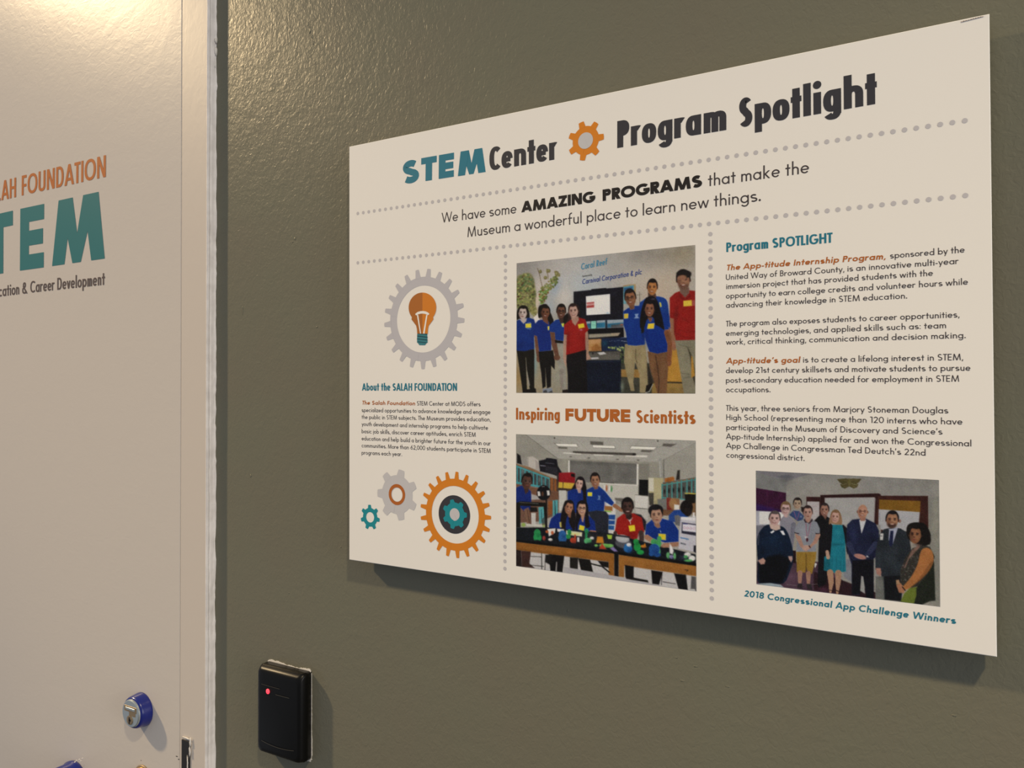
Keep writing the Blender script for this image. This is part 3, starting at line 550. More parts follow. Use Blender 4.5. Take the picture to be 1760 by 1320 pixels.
    # boxes behind the chairs
    c.P('c4beb4', [650, 700, 730, 700, 730, 930, 690, 930, 650, 780], soft=3); c.P('9a6634', [655, 735, 710, 740, 710, 770, 655, 765]); c.P('8ab04a', [652, 765, 700, 770, 700, 778, 652, 775]); c.P('2c5ca8', [682, 795, 728, 795, 726, 828, 682, 826]); c.P('2c5ca8', [682, 832, 726, 834, 724, 860, 682, 860]); c.P('2f6ab0', [682, 866, 722, 868, 720, 896, 682, 894]); c.B('b86060', 655, 730, 8, 8, .6)
    # left man + spool + printer
    c.limb('5c3c30', [95, 700, 130, 780, 165, 850], [30, 22, 18]); c.limb('5c3c30', [150, 720, 160, 790, 170, 850], [26, 22, 18])
    c.P('1c3690', [66, 615, 100, 600, 135, 605, 165, 640, 168, 700, 160, 760, 120, 770, 66, 720]); c.P('3a2620', [110, 590, 150, 600, 150, 640, 128, 660], soft=4); c.face(138, 572, 34, 50, '50342a', '2c1c18', '6c4a3a', K, tilt=8, glasses='5a4a44', mouth='x', turn=.15, cap=.3)
    c.P('15130f', [66, 715, 95, 705, 260, 715, 270, 725, 275, 895, 260, 895, 250, 740, 95, 735, 95, 880, 66, 880]); c.Ln('77736c', [90, 712, 215, 722], 3); c.Ln('56524c', [165, 752, 200, 757], 3); c.P('1b1815', [160, 745, 205, 745, 210, 775, 160, 775]); c.P('b9b3a8', [166, 782, 198, 782, 196, 858, 168, 858]); c.P('7a5a46', [118, 760, 150, 745, 165, 850, 140, 855], soft=4); c.Ln('4c3428', [140, 760, 155, 850], 4)
    c.Ln('bdb7a8', [140, 862, 240, 868], 13); c.E('8a9c50', 115, 862, 14, 13); c.E('93a060', 250, 866, 9, 14); c.P('3a3733', [235, 830, 262, 800, 262, 860, 240, 865], a=.7); c.Ln('13110f', [268, 690, 268, 890], 10)
    c.E('111013', 250, 648, 46, 50); c.P('c8c2b8', [208, 640, 225, 638, 230, 668, 212, 672]); c.P('c8c2b8', [270, 634, 288, 632, 292, 664, 275, 668]); c.E('5c3a28', 243, 655, 8, 16); c.Ln('8c8880', [238, 608, 255, 606], 4)
    # standing pair
    c.P('171214', [455, 590, 475, 548, 500, 540, 522, 560, 535, 620, 545, 720, 520, 720, 500, 640, 470, 620, 440, 640, 420, 650], sm=True); c.P('1b3fa4', [410, 640, 450, 622, 505, 630, 535, 680, 540, 770, 430, 790, 410, 720]); c.P('b08e80', [470, 615, 500, 620, 498, 650, 480, 650], soft=4); c.face(489, 588, 25, 38, 'c09a88', '80584c', 'd8b4a4', '171214', tilt=12, turn=-.05, cap=.28); c.P('171214', [510, 590, 530, 600, 550, 700, 545, 790, 525, 760, 512, 680], soft=4)
    c.limb('9a6a4c', [725, 735, 770, 765], [28, 22]); c.P('1c4ab0', [535, 630, 575, 610, 620, 605, 660, 640, 720, 715, 705, 735, 655, 705, 652, 770, 540, 775], soft=3); c.B('12307c', 645, 700, 14, 50, .6); c.P('7c5440', [575, 595, 615, 598, 612, 622, 590, 628], soft=4); c.face(594, 565, 30, 46, '94664c', '583a2c', 'b08464', '171210', tilt=-4, cap=.32); c.P('d8c42c', [544, 645, 574, 645, 573, 671, 543, 670]); c.P('9ab0c8', [612, 665, 630, 668, 626, 690, 634, 697, 606, 694, 616, 684], a=.7)
    # chair
    c.P('22242c', [545, 775, 600, 765, 665, 772, 685, 800, 680, 920, 600, 930, 575, 850], soft=4)
    # seated pair left
    c.P('1a3ba0', [285, 870, 300, 820, 340, 785, 400, 780, 440, 820, 460, 895, 360, 900, 290, 890], soft=3); c.P('171213', [385, 720, 405, 698, 440, 700, 455, 750, 465, 860, 450, 900, 420, 850, 415, 800, 400, 840, 395, 905, 368, 895, 362, 820], sm=True); c.P('8c5c44', [405, 775, 435, 780, 430, 815, 415, 810], soft=4)
    c.face(420, 747, 28, 43, 'a06c50', '643f30', 'c08c6c', '171213', tilt=14, cap=.28); c.P('171213', [440, 760, 462, 780, 470, 890, 445, 895], soft=4); c.P('b4a454', [354, 845, 368, 842, 370, 878, 358, 878])
    c.P('1a3ca4', [465, 830, 500, 800, 550, 800, 590, 840, 597, 900, 590, 920, 500, 910, 460, 900], soft=3); c.limb('9a6c50', [565, 910, 592, 912], [24, 22]); c.P('151113', [470, 740, 485, 705, 520, 698, 545, 730, 550, 820, 560, 870, 530, 880, 520, 800, 500, 810, 480, 860, 475, 900, 462, 880], sm=True); c.P('b08468', [495, 785, 525, 785, 515, 845, 505, 840], soft=4)
    c.face(506, 752, 30, 45, 'b88e74', '7a5444', 'd0a88c', '151113', tilt=2, glasses='2c2422', cap=.3); c.P('151113', [533, 740, 548, 760, 552, 860, 535, 870, 530, 810], soft=4); c.P('d8c42c', [490, 862, 524, 872, 518, 904, 484, 894])
    # seated pair right
    c.P('1e1d20', [850, 785, 900, 795, 935, 840, 930, 900, 860, 880], soft=4); c.P('2f57aa', [1085, 800, 1120, 765, 1170, 760, 1220, 800, 1180, 850, 1085, 840], soft=3); c.E('14100f', 1203, 745, 42, 48); c.E('1e1715', 1212, 778, 26, 28); 
    c.P('b4241c', [725, 905, 740, 820, 780, 790, 850, 785, 905, 815, 922, 910, 880, 920, 870, 970, 800, 980, 740, 920], soft=3); c.B('801612', 845, 930, 40, 24, .7); c.limb('40302a', [900, 915, 905, 960, 885, 985], [34, 30, 26]); c.limb('3c2c28', [728, 915, 722, 950], [24, 20]); c.P('c8c0b8', [805, 815, 845, 815, 825, 845], soft=4); c.P('2c1c18', [795, 790, 840, 790, 838, 820, 822, 830, 800, 818], soft=4)
    c.face(810, 742, 38, 56, '3a2722', '1e1412', '5c4238', '131010', tilt=-2, cap=.34); c.P('d8c42c', [815, 868, 858, 862, 862, 902, 824, 908]); c.Ln('d8d0c8', [829, 845, 830, 856], 4)
    c.P('1a46b0', [928, 930, 935, 860, 975, 825, 1040, 820, 1110, 840, 1150, 900, 1150, 975, 1060, 980, 1000, 960, 950, 935], soft=3); c.B('12307c', 1000, 930, 30, 40, .5); c.limb('a4785c', [940, 945, 985, 975], [36, 28]); c.limb('9c7258', [1145, 990, 1060, 1000], [30, 32]); c.P('8c644c', [985, 850, 1025, 850, 1030, 880, 1010, 885, 990, 870], soft=4); c.E('151214', 998, 765, 50, 40)
    c.face(1003, 796, 40, 58, 'a47c64', '6a4c3c', 'bc9478', '151214', tilt=-6, mouth='x', cap=.36); c.P('d0b82c', [1016, 920, 1066, 924, 1066, 964, 1016, 960]); c.P('26448c', [1066, 912, 1084, 914, 1082, 960, 1066, 960]); c.Ln('c8ccd4', [1028, 900, 1032, 912], 4)
    # machine on the right
    c.P('5e5c5c', [1122, 800, 1150, 795, 1170, 815, 1160, 870, 1128, 860]); c.P('b3aeb0', [1165, 810, 1264, 815, 1266, 1045, 1150, 1020, 1155, 930]); c.P('d0cac6', [1168, 808, 1264, 814, 1264, 836, 1165, 826]); c.P('2c2a36', [1172, 845, 1266, 858, 1266, 935, 1170, 918]); c.P('c9c3c6', [1178, 852, 1266, 865, 1266, 912, 1176, 902])
    for x in (1190, 1210, 1232, 1254): c.Ln('b87c84', sum([[x+7*math.cos(i*.7), 882+(x-1190)*.1+8*math.sin(i*.7)] for i in range(10)], []), 2.5, .9)
    c.P('4c4c78', [1180, 850, 1210, 853, 1210, 860, 1180, 858]); c.Ln('5484b4', [1165, 948, 1215, 958], 8, .9); c.Ln('55565c', [1167, 985, 1195, 992], 10, .8); c.P('15151c', [1252, 1000, 1266, 1000, 1266, 1050, 1250, 1040]); c.P('cfcac4', [1245, 780, 1258, 780, 1260, 812, 1243, 810])
    # bench top and legs
    c.P('b5afa8', [66, 1020, 1266, 1200, 1268, 1306, 66, 1137]); c.P('121519', [66, 880, 280, 880, 700, 920, 900, 970, 1264, 1060, 1268, 1135, 900, 1080, 700, 1045, 66, 975]); c.P('2a2729', [420, 905, 720, 930, 780, 1000, 500, 980, 300, 930], soft=14, a=.6); c.B('2c2c36', 820, 1020, 60, 20, .6); c.B('3a3f52', 1190, 1080, 30, 16, .7)
    c.P('09090a', [66, 960, 700, 1035, 900, 1068, 1268, 1118, 1268, 1140, 900, 1090, 700, 1052, 66, 978]); c.P('8f5a24', [66, 976, 700, 1052, 720, 1055, 720, 1112, 600, 1098, 66, 1030]); c.P('7a4c1e', [66, 1015, 700, 1095, 720, 1112, 66, 1030], a=.6, soft=5); c.B('a26a30', 350, 1035, 220, 12, .5, 6)
    c.P('94602a', [752, 1062, 1268, 1138, 1268, 1205, 790, 1135, 752, 1130]); c.B('a87034', 1000, 1120, 180, 14, .5, 8); c.P('8f5a24', [684, 1080, 720, 1085, 720, 1203, 684, 1198]); c.P('9a642a', [752, 1085, 790, 1092, 787, 1212, 750, 1208]); c.P('100d0d', [721, 1040, 750, 1045, 750, 1208, 721, 1203]); c.Ln('241a12', [1190, 1162, 1215, 1165, 1205, 1172], 4)
    c.P('241a18', [66, 1028, 100, 1034, 105, 1142, 66, 1137]); c.P('3a2520', [100, 1035, 165, 1040, 155, 1120, 190, 1150, 105, 1143]); c.P('100e0e', [285, 1058, 388, 1068, 375, 1178, 295, 1168]); c.P('97918a', [334, 1110, 340, 1110, 338, 1172, 328, 1170]); c.P('171514', [262, 1062, 300, 1060, 295, 1130, 258, 1110], soft=4); c.P('1d1a16', [425, 1078, 480, 1082, 478, 1158, 425, 1155]); c.P('14120f', [480, 1084, 560, 1095, 580, 1178, 500, 1168]); c.Ln('1a1816', [560, 1120, 640, 1140, 690, 1180], 9); c.P('14110f', [610, 1102, 684, 1110, 684, 1150, 640, 1140])
    c.Ln('3a3630', [236, 1050, 238, 1158], 5); c.Ln('3a3630', [160, 1072, 235, 1076], 4); c.Ln('3a3630', [160, 1130, 250, 1140], 4); c.Ln('3a3630', [262, 1080, 258, 1165], 4); c.P('a6a09c', [385, 1142, 680, 1195, 1000, 1262, 1000, 1272, 385, 1180], soft=3)
    c.P('0e0c0c', [792, 1130, 852, 1140, 850, 1222, 795, 1212]); c.P('14110f', [800, 1205, 945, 1232, 950, 1248, 800, 1222]); c.P('0f0d0d', [968, 1165, 1045, 1176, 1020, 1262, 975, 1255]); c.P('0f0d0d', [1120, 1185, 1200, 1195, 1212, 1297, 1150, 1290]); c.Ln('26221f', [1040, 1180, 1036, 1262], 5); c.Ln('26221f', [1045, 1242, 1130, 1256], 4); c.P('1c1a1a', [1235, 1205, 1266, 1210, 1268, 1306, 1255, 1290, 1230, 1290], a=.7); c.P('b5afa8', [1212, 1205, 1235, 1208, 1232, 1280, 1214, 1278], a=.6)
    # toys on the bench
    c.P('d0c8bc', [275, 890, 330, 885, 325, 915, 285, 940], soft=3); c.P('cbc7a8', [400, 900, 508, 912, 505, 940, 402, 928]); c.P('c8c474', [430, 912, 500, 918, 480, 932, 430, 928], soft=6, a=.8); c.P('cdc6be', [340, 888, 385, 892, 384, 912, 342, 908])
    def toy(col, dk, *es):
        for i, e in enumerate(es): c.E(col, *e, 0, 3)
        x, y, rx, ry = es[0]; c.B(dk, x+rx*.4, y+ry*.6, rx*.6, ry*.6, .7)
    toy('2c9450', '176034', (207, 915, 22, 25), (192, 945, 10, 20), (224, 948, 12, 20), (207, 945, 20, 18)); toy('b0453c', '702820', (252, 950, 10, 14)); toy('d4ccc0', 'a8a098', (294, 960, 14, 9)); toy('c8673c', '8c4020', (272, 908, 10, 9), (308, 915, 9, 12))
    toy('3470b4', '1c4880', (375, 925, 24, 26), (360, 950, 12, 22), (392, 950, 12, 22), (376, 950, 20, 22)); toy('2c8c4c', '1a5c30', (421, 910, 13, 18), (415, 940, 16, 16)); toy('c44c30', '8c3020', (443, 965, 17, 17), (460, 955, 7, 28)); c.R('c8c2bc', 474, 945, 488, 975)
    toy('2a8a54', '185834', (536, 905, 13, 18), (534, 935, 8, 26)); toy('5cb070', '3a7c48', (545, 965, 24, 16), (532, 972, 12, 14)); toy('cfc9c0', 'a09a90', (572, 950, 13, 9)); c.P('d08428', [608, 940, 645, 942, 652, 985, 600, 982], soft=4); c.P('9cb83c', [672, 928, 708, 930, 703, 958, 680, 956], soft=3)
    toy('7ab85c', '4c8a3c', (655, 1000, 34, 13), (690, 1002, 26, 12), (600, 1000, 12, 8)); c.P('c84c30', [640, 985, 655, 1005, 668, 1025, 620, 1022, 628, 1005], soft=4); c.P('8c7cac', [692, 1020, 715, 1008, 745, 1040, 720, 1040], soft=4)
    c.E('4a4a4e', 782, 985, 55, 33, 6); c.E('9c9a98', 776, 955, 46, 26, 8); c.E('a8a6a2', 774, 948, 42, 20, 6); c.P('28262a', [728, 925, 830, 940, 826, 950, 730, 938], soft=3)
    toy('2c74b8', '184c84', (812, 1020, 28, 26), (812, 1000, 22, 12)); toy('d0ccc8', 'a0a0a0', (818, 995, 16, 12)); toy('269444', '14602c', (866, 975, 18, 20), (875, 1010, 24, 28), (895, 1045, 24, 16)); toy('d8862c', 'a05c1c', (915, 1005, 18, 9), (925, 998, 5, 12))
    toy('4ca45c', '2c7040', (985, 975, 20, 20), (1022, 955, 15, 18), (1012, 990, 24, 26), (1018, 1040, 12, 26)); toy('2860ac', '183c7c', (988, 1025, 36, 36), (970, 1055, 18, 16), (1008, 1062, 22, 14)); c.E('a87c60', 1062, 1000, 30, 14, -8)
    c.P('cfcac4', [1090, 985, 1105, 1005, 1118, 1035, 1110, 1060, 1090, 1050], soft=4); toy('64a868', '3c7444', (1080, 1065, 12, 20), (1124, 1070, 9, 22)); toy('847ca0', '5c5480', (1102, 1075, 14, 12)); toy('cfcac0', 'a8a49c', (1210, 1060, 22, 14), (1240, 1085, 22, 18)); toy('58a860', '348044', (1198, 1075, 13, 10), (1215, 1100, 26, 8))
    return c
def photo_winners():
    c = Canvas(1280, 800, 4.7139, ((90, 42), (1573, 118), (1583, 1145), (95, 962)), 330, 236)
    c.G('807d76', '8a8376', 60, 700); K = '191413'
    c.P('6f6b6c', [90, 42, 540, 65, 340, 130, 90, 55], soft=5); c.P('5a5a5e', [250, 90, 340, 105, 405, 95, 335, 75], soft=4, a=.8); c.P('6f6e69', [90, 55, 340, 125, 335, 225, 90, 180], soft=5); c.B('5c5b58', 320, 130, 40, 30, .7); c.B('918c81', 700, 200, 240, 90, .5); c.B('77736a', 1450, 160, 150, 50, .6)
    c.P('6b6a60', [1490, 260, 1573, 260, 1583, 1145, 1490, 1120], soft=8, a=.6); c.B('8b8675', 1545, 420, 25, 200, .6)
    # window with maroon shade
    c.P('34132a', [90, 182, 335, 222, 332, 380, 90, 365]); c.P('2c1a58', [90, 310, 200, 340, 330, 375, 90, 368], soft=14, a=.7); c.Ln('5a2c4c', [182, 200, 184, 362], 3, .7); c.P('9a989c', [90, 368, 330, 380, 330, 500, 90, 490]); c.P('c9c5bc', [118, 372, 320, 382, 300, 478, 118, 476], soft=3); c.P('6c6a70', [90, 485, 200, 485, 140, 640, 90, 640])
    # eagle emblem
    for sg in (-1, 1):
        px = lambda x: 847+sg*x
        c.P('4a4226', [px(0), 110, px(30), 105, px(60), 108, px(100), 112 if sg < 0 else 108, px(80), 135, px(60), 150, px(75), 152, px(62), 178, px(35), 188, px(0), 170], soft=3); c.Ln('8c8568', [px(20), 148, px(60), 158], 3, .8)
        c.Ln('6c6240', [px(15), 120, px(70), 118], 4, .6); c.Ln('6c6240', [px(20), 165, px(45), 172], 4, .6)
    c.E('5a5230', 847, 135, 14, 30)
    # boards
    c.P('341a18', [500, 254, 612, 256, 612, 470, 500, 470]); c.P('a49c98', [505, 292, 605, 293, 604, 470, 507, 470]); c.Ln('a8747c', [520, 330, 590, 332], 3, .5); c.Ln('a8747c', [520, 370, 590, 372], 3, .4)
    c.P('2a1514', [612, 240, 1085, 226, 1102, 235, 1102, 480, 1060, 560, 640, 480, 612, 440]); c.P('94908a', [648, 262, 1052, 258, 1045, 480, 1000, 560, 650, 480]); c.P('9a9590', [1050, 262, 1060, 262, 1050, 480, 1040, 480], a=.7)
    c.P('3a1e18', [1080, 245, 1485, 247, 1488, 500, 1480, 560, 1060, 560, 1068, 380]); c.P('75521c', [1090, 276, 1425, 288, 1420, 380, 1088, 358]); c.P('9a9795', [1085, 355, 1418, 378, 1405, 540, 1082, 520]); c.Ln('6c7078', [1095, 385, 1094, 445], 4, .7); c.Ln('7a7c80', [1088, 488, 1150, 492], 3, .6)
    # lower wall and floor
    c.P('858178', [560, 480, 1100, 480, 1140, 1080, 860, 980, 800, 930, 600, 830], soft=4); c.P('6a6c74', [820, 760, 900, 760, 900, 970, 800, 900], soft=6, a=.7); c.P('44303a', [300, 780, 620, 780, 790, 930, 860, 1000, 860, 1060, 95, 960, 100, 780], soft=4); c.B('5c4450', 360, 900, 60, 60, .7); c.P('28161a', [560, 860, 790, 930, 1060, 1030, 1060, 1085, 560, 1010], soft=5); c.B('462838', 640, 1005, 40, 20, .7); c.P('201010', [380, 690, 415, 690, 415, 790, 380, 790]); c.Ln('7c7470', [340, 965, 420, 972], 4, .6); c.Ln('7c7470', [530, 965, 600, 960], 4, .6)
    # lady in navy (far left)
    # young man lavender shirt behind
    c.P('7f7a80', [285, 440, 320, 405, 370, 410, 412, 460, 400, 600, 385, 690, 300, 690, 285, 560]); c.limb('6a6870', [395, 480, 385, 580, 375, 680], [40, 32, 28]); c.P('b4948a', [312, 385, 350, 390, 345, 420, 322, 420], soft=4); c.face(331, 350, 38, 52, 'b0908a', '70504a', 'c8a8a0', '6c5238', tilt=4, glasses='332624', cap=.32)
    c.limb('7c5444', [310, 860, 318, 940], [34, 22]); c.P('2c1620', [310, 790, 370, 780, 350, 880, 300, 880])
    # man blue shirt at back
    c.P('344468', [360, 400, 395, 365, 440, 370, 480, 410, 470, 440, 430, 452, 400, 430]); c.face(427, 310, 33, 44, '96806a', '5c483c', 'ac947c', '201816', tilt=2, cap=.30); c.Ln('804a60', [398, 370, 420, 440], 4); c.Ln('804a60', [445, 370, 425, 440], 4); c.B('a0a8b8', 456, 415, 8, 8, .6); c.P('241a18', [455, 335, 490, 340, 480, 390, 460, 370], soft=4)
    # man in black
    c.P('121113', [560, 450, 600, 410, 650, 400, 690, 430, 700, 700, 660, 960, 600, 990, 590, 960, 600, 600]); c.face(646, 360, 35, 50, '946a58', '58382e', 'ac8470', '2a211f', tilt=2, mouth='smile', cap=.26); c.P('7a5648', [625, 400, 670, 400, 655, 440], soft=4)
    c.limb('bcb8b0', [575, 800, 570, 825], [18, 6])
    # young man grey polo
    c.limb('a07a68', [432, 560, 450, 630, 500, 680], [44, 34, 26]); c.limb('a07a68', [592, 560, 570, 620, 515, 668], [42, 32, 26])
    c.P('7b7c80', [410, 500, 440, 455, 480, 435, 540, 435, 585, 460, 608, 510, 608, 552, 575, 552, 575, 700, 480, 712, 415, 700, 430, 560, 402, 545], soft=3); c.Ln('2c2224', [404, 545, 438, 552], 7); c.Ln('2c2224', [575, 552, 610, 552], 7); c.B('8e8f92', 480, 540, 30, 60, .6); c.P('33262a', [478, 440, 490, 465, 515, 462, 520, 475, 545, 455, 552, 440, 545, 430, 515, 470, 488, 432], soft=2)
    c.P('9c7462', [488, 415, 538, 415, 530, 452, 510, 465, 494, 448], soft=4); c.face(511, 382, 37, 52, 'a88272', '6c4c42', 'c09a88', '2e2220', tilt=-2, cap=.28, mouth='x'); c.Ln('8a4a5c', [495, 470, 503, 575], 4); c.Ln('8a4a5c', [535, 465, 510, 575], 4); c.P('b0a8a4', [486, 574, 510, 576, 508, 592, 488, 590]); c.E('4a1a24', 506, 602, 9, 16)
    c.limb('a27c6a', [436, 585, 462, 650, 498, 685], [36, 28, 20]); c.limb('a27c6a', [590, 575, 565, 625, 520, 670], [34, 26, 18]); c.E('b08c7a', 496, 668, 28, 22, -20); c.Ln('3a1c1e', [522, 652, 530, 664], 9)
    c.P('8c6c2c', [418, 700, 580, 700, 575, 760, 545, 878, 512, 872, 500, 820, 490, 868, 422, 866], soft=3); c.Ln('56401a', [497, 720, 497, 850], 12, .6, 8); c.B('a0803a', 455, 770, 18, 40, .5); c.B('9c7c34', 545, 780, 16, 40, .5)
    c.limb('96705c', [448, 870, 446, 955], [40, 26]); c.limb('96705c', [516, 875, 516, 960], [40, 26]); c.P('2a2426', [430, 955, 465, 955, 470, 1000, 425, 990]); c.P('2a2426', [500, 958, 540, 962, 550, 1010, 505, 1002])
    # lady in navy dress
    c.P('0f1b2c', [150, 500, 200, 478, 290, 490, 340, 530, 380, 640, 395, 760, 365, 860, 330, 940, 280, 958, 115, 955, 108, 800, 98, 640, 110, 560], soft=3, sm=True); c.P('0a0a0c', [110, 800, 180, 740, 290, 720, 375, 760, 340, 880, 300, 955, 118, 955], soft=14, a=.9); c.Ln('484850', [115, 560, 108, 640], 12, .7, 8); c.B('16283e', 240, 600, 60, 60, .6)
    c.P('bca090', [198, 475, 230, 470, 285, 480, 290, 515, 250, 528, 210, 512], soft=4); c.face(242, 430, 44, 56, 'b8948a', '74544c', 'ceaca0', '4c4240', tilt=4, cap=.30); c.P('cfcbc8', [206, 542, 232, 524, 243, 534, 218, 552]); c.P('cfcbc8', [286, 530, 312, 528, 328, 562, 308, 564])
    c.P('ac8474', [106, 770, 150, 748, 168, 770, 160, 798, 130, 802], soft=4); c.P('ac8c80', [352, 735, 385, 735, 388, 760, 376, 785, 358, 760], soft=4); c.P('8a9496', [95, 958, 200, 952, 290, 965, 320, 990, 180, 975], soft=3)
    # woman in teal dress
    c.P('121114', [655, 480, 700, 470, 720, 500, 800, 480, 840, 520, 850, 700, 830, 720, 820, 640, 800, 600, 700, 620, 690, 720, 640, 700], soft=3); c.P('1a6a76', [708, 480, 790, 480, 808, 560, 815, 640, 820, 860, 730, 870, 640, 850, 645, 740, 690, 720, 705, 600], soft=3); c.P('0e444c', [640, 780, 690, 740, 700, 860, 645, 850], a=.5, soft=8); c.B('0f4850', 760, 640, 60, 10, .7); c.B('2a8692', 755, 560, 30, 50, .5)
    for x in (680, 710, 745, 780, 805): c.Ln('0f4850', [x, 740, x-4, 862], 5, .5, 5)
    c.P('121114', [655, 480, 712, 485, 700, 640, 692, 740, 650, 690], soft=3); c.P('121114', [795, 485, 830, 520, 845, 700, 825, 700, 812, 580]); c.P('8a6a4e', [690, 420, 710, 370, 750, 362, 780, 400, 788, 470, 755, 480, 720, 475, 700, 470, 682, 475], sm=True)
    c.face(734, 415, 35, 50, 'b08878', '74503f', 'c8a494', '76583c', tilt=6, cap=.30); c.P('86664a', [766, 400, 786, 440, 786, 485, 765, 470], soft=4); c.limb('ac8a74', [668, 700, 676, 745], [28, 30]); c.limb('a07a60', [692, 868, 700, 950, 694, 1025], [52, 42, 18]); c.limb('a07a60', [758, 872, 756, 950, 750, 1035], [52, 42, 18]); c.Ln('15100f', [684, 1010, 704, 1012], 6); c.Ln('15100f', [740, 1012, 760, 1020], 6)
    # tall bald man in suit
    c.P('1c2036', [830, 480, 870, 440, 925, 432, 985, 432, 1060, 470, 1088, 530, 1085, 720, 1040, 760, 1045, 1075, 990, 1070, 960, 900, 930, 1050, 870, 1050, 865, 800, 832, 700, 820, 580], soft=3); c.P('0f0f14', [870, 770, 1045, 760, 1045, 1075, 985, 1070, 960, 900, 935, 1040, 868, 1050], soft=5); c.P('8a8780', [944, 895, 960, 900, 975, 1040, 935, 1015], soft=3); c.B('2a3050', 880, 560, 30, 90, .5); c.B('101220', 1040, 640, 30, 100, .6)
    c.P('b4b2ae', [925, 440, 985, 440, 970, 500, 945, 555, 930, 500]); c.P('1c2036', [910, 440, 928, 440, 948, 570, 925, 560]); c.P('1c2036', [985, 440, 1000, 450, 950, 590, 945, 560]); c.face(955, 372, 42, 58, 'ac7c62', '70483a', 'c8987c', None, tilt=3, glasses='5a3a34', brow='8a6450'); c.P('9a6c58', [930, 420, 980, 420, 975, 448, 940, 450], soft=4)
    c.limb('2c3048', [845, 640, 885, 715], [48, 34]); c.limb('2c3048', [1060, 640, 990, 725], [50, 34]); c.E('a8786a', 935, 738, 50, 20, 14); c.Ln('704c40', [895, 728, 960, 752], 3, .6); c.P('b9b4b0', [990, 728, 1008, 745, 985, 742])
    # bearded man in grey suit
    c.P('22262a', [1090, 560, 1130, 515, 1190, 505, 1260, 510, 1330, 550, 1350, 700, 1300, 760, 1270, 1100, 1130, 1085, 1120, 930, 1100, 870, 1058, 840, 1060, 700], soft=3); c.P('111214', [1130, 900, 1270, 890, 1265, 1100, 1135, 1085], soft=5); c.P('55564f', [1060, 900, 1125, 900, 1135, 1088, 1060, 1080], soft=4, a=.8); c.B('343a3e', 1180, 760, 50, 80, .5); c.B('2e3438', 1085, 740, 18, 80, .6)
    c.P('9a9aa6', [1165, 515, 1245, 505, 1235, 560, 1200, 640, 1160, 600], soft=3); c.P('1a1e38', [1180, 530, 1205, 528, 1200, 640, 1185, 660, 1165, 650], soft=2.5); c.P('22262a', [1150, 520, 1170, 520, 1165, 620, 1185, 680, 1150, 640]); c.P('22262a', [1240, 508, 1262, 512, 1215, 620, 1195, 670, 1205, 620])
    c.E('8f6450', 1256, 450, 9, 14); c.face(1195, 440, 50, 66, '94684c', '5a3a2c', 'ac8060', '191516', tilt=2, beard='241a18', cap=.28); c.P('b4b0a8', [1098, 552, 1124, 550, 1120, 603, 1096, 604]); c.E('4a4a4a', 1108, 572, 6, 4); c.P('a07464', [1060, 832, 1100, 832, 1108, 870, 1098, 898, 1070, 880], soft=4)
    # woman right front
    c.P('15110f', [1310, 520, 1330, 475, 1390, 460, 1460, 475, 1500, 540, 1508, 610, 1490, 640, 1440, 650, 1330, 600], sm=True); c.P('5a6426', [1262, 1105, 1290, 1040, 1340, 990, 1420, 980, 1420, 1125], soft=4); c.P('1d2018', [1390, 1000, 1440, 900, 1520, 700, 1535, 800, 1545, 1095, 1500, 1100, 1430, 1132, 1370, 1125, 1390, 1050], soft=4)
    c.P('2f2c26', [1260, 850, 1300, 750, 1360, 670, 1440, 640, 1500, 660, 1540, 740, 1480, 880, 1400, 980, 1290, 1000, 1260, 940], soft=4); c.leaves(['4a463e', '5c5850', '3c2628', '26221e', '6a665c'], [1270, 840, 1310, 750, 1370, 690, 1430, 700, 1380, 850, 1320, 940, 1262, 930], 80, 3, 7, 11, .6)
    c.P('70564a', [1350, 690, 1410, 640, 1420, 660, 1330, 760, 1300, 830, 1290, 830], soft=4); c.P('a86c3c', [1430, 690, 1480, 668, 1520, 700, 1530, 770, 1500, 840, 1440, 910, 1340, 990, 1290, 1010, 1280, 985, 1350, 900, 1400, 800], soft=4, sm=True); c.P('6e4424', [1530, 770, 1500, 850, 1430, 925, 1360, 985, 1440, 880, 1500, 790], soft=6, a=.6)
    c.P('a06e50', [1228, 970, 1260, 950, 1300, 1000, 1290, 1035, 1250, 1030], soft=4); c.P('9a7858', [1225, 930, 1250, 925, 1258, 960, 1228, 965], soft=3); c.Ln('241612', [1278, 985, 1300, 1012], 9); c.face(1382, 560, 50, 72, '7c5238', '402a20', 'a06e4c', '15110f', tilt=4, turn=-.1, mouth='x', cap=.30); c.P('15110f', [1428, 520, 1450, 600, 1440, 650, 1500, 640, 1505, 560, 1470, 490], soft=4)
    c.B('3a2620', 1400, 640, 30, 14, .6)
    return c
# ------------------------------------------------------------------ materials
M_WALL = mat('grey_green_wall_paint', (0.164, 0.166, 0.128), 0.31, 0.17)
tint(M_WALL, 9, 0.5, (0.170, 0.157, 0.124)); relief(M_WALL, [(230, 3, 1.0, 0.8, (1, 1, 0.8)), (60, 2, 0.5, 0.8, (1, 1, 1))], 0.5)
M_DOOR = mat('white_door_paint', (0.61, 0.58, 0.56), 0.31, 0.115)
relief(M_DOOR, [(95, 3, 0.9, 0.5, (0.8, 1, 1.3)), (22, 2, 0.4, 0.8, (1, 1, 1))], 0.28)
M_FRAME = mat('white_frame_paint', (0.62, 0.575, 0.54), 0.40, 0.2); relief(M_FRAME, [(80, 3, 0.8, 0.5, (1, 1, 0.6))], 0.35)
M_EDGE = mat('brightened_edge_paint', (0.84, 0.82, 0.83), 0.55, 0.4); relief(M_EDGE, [(40, 3, 0.5, 1.0, (1, 1, 0.35))], 0.6)  # colour raised above the frame's to stand in for light from the right
tint(M_EDGE, 60, 0.35, (0.45, 0.42, 0.41))
M_CHIP = mat('bare_white_chip', (0.72, 0.70, 0.68), 0.7, 0.3)
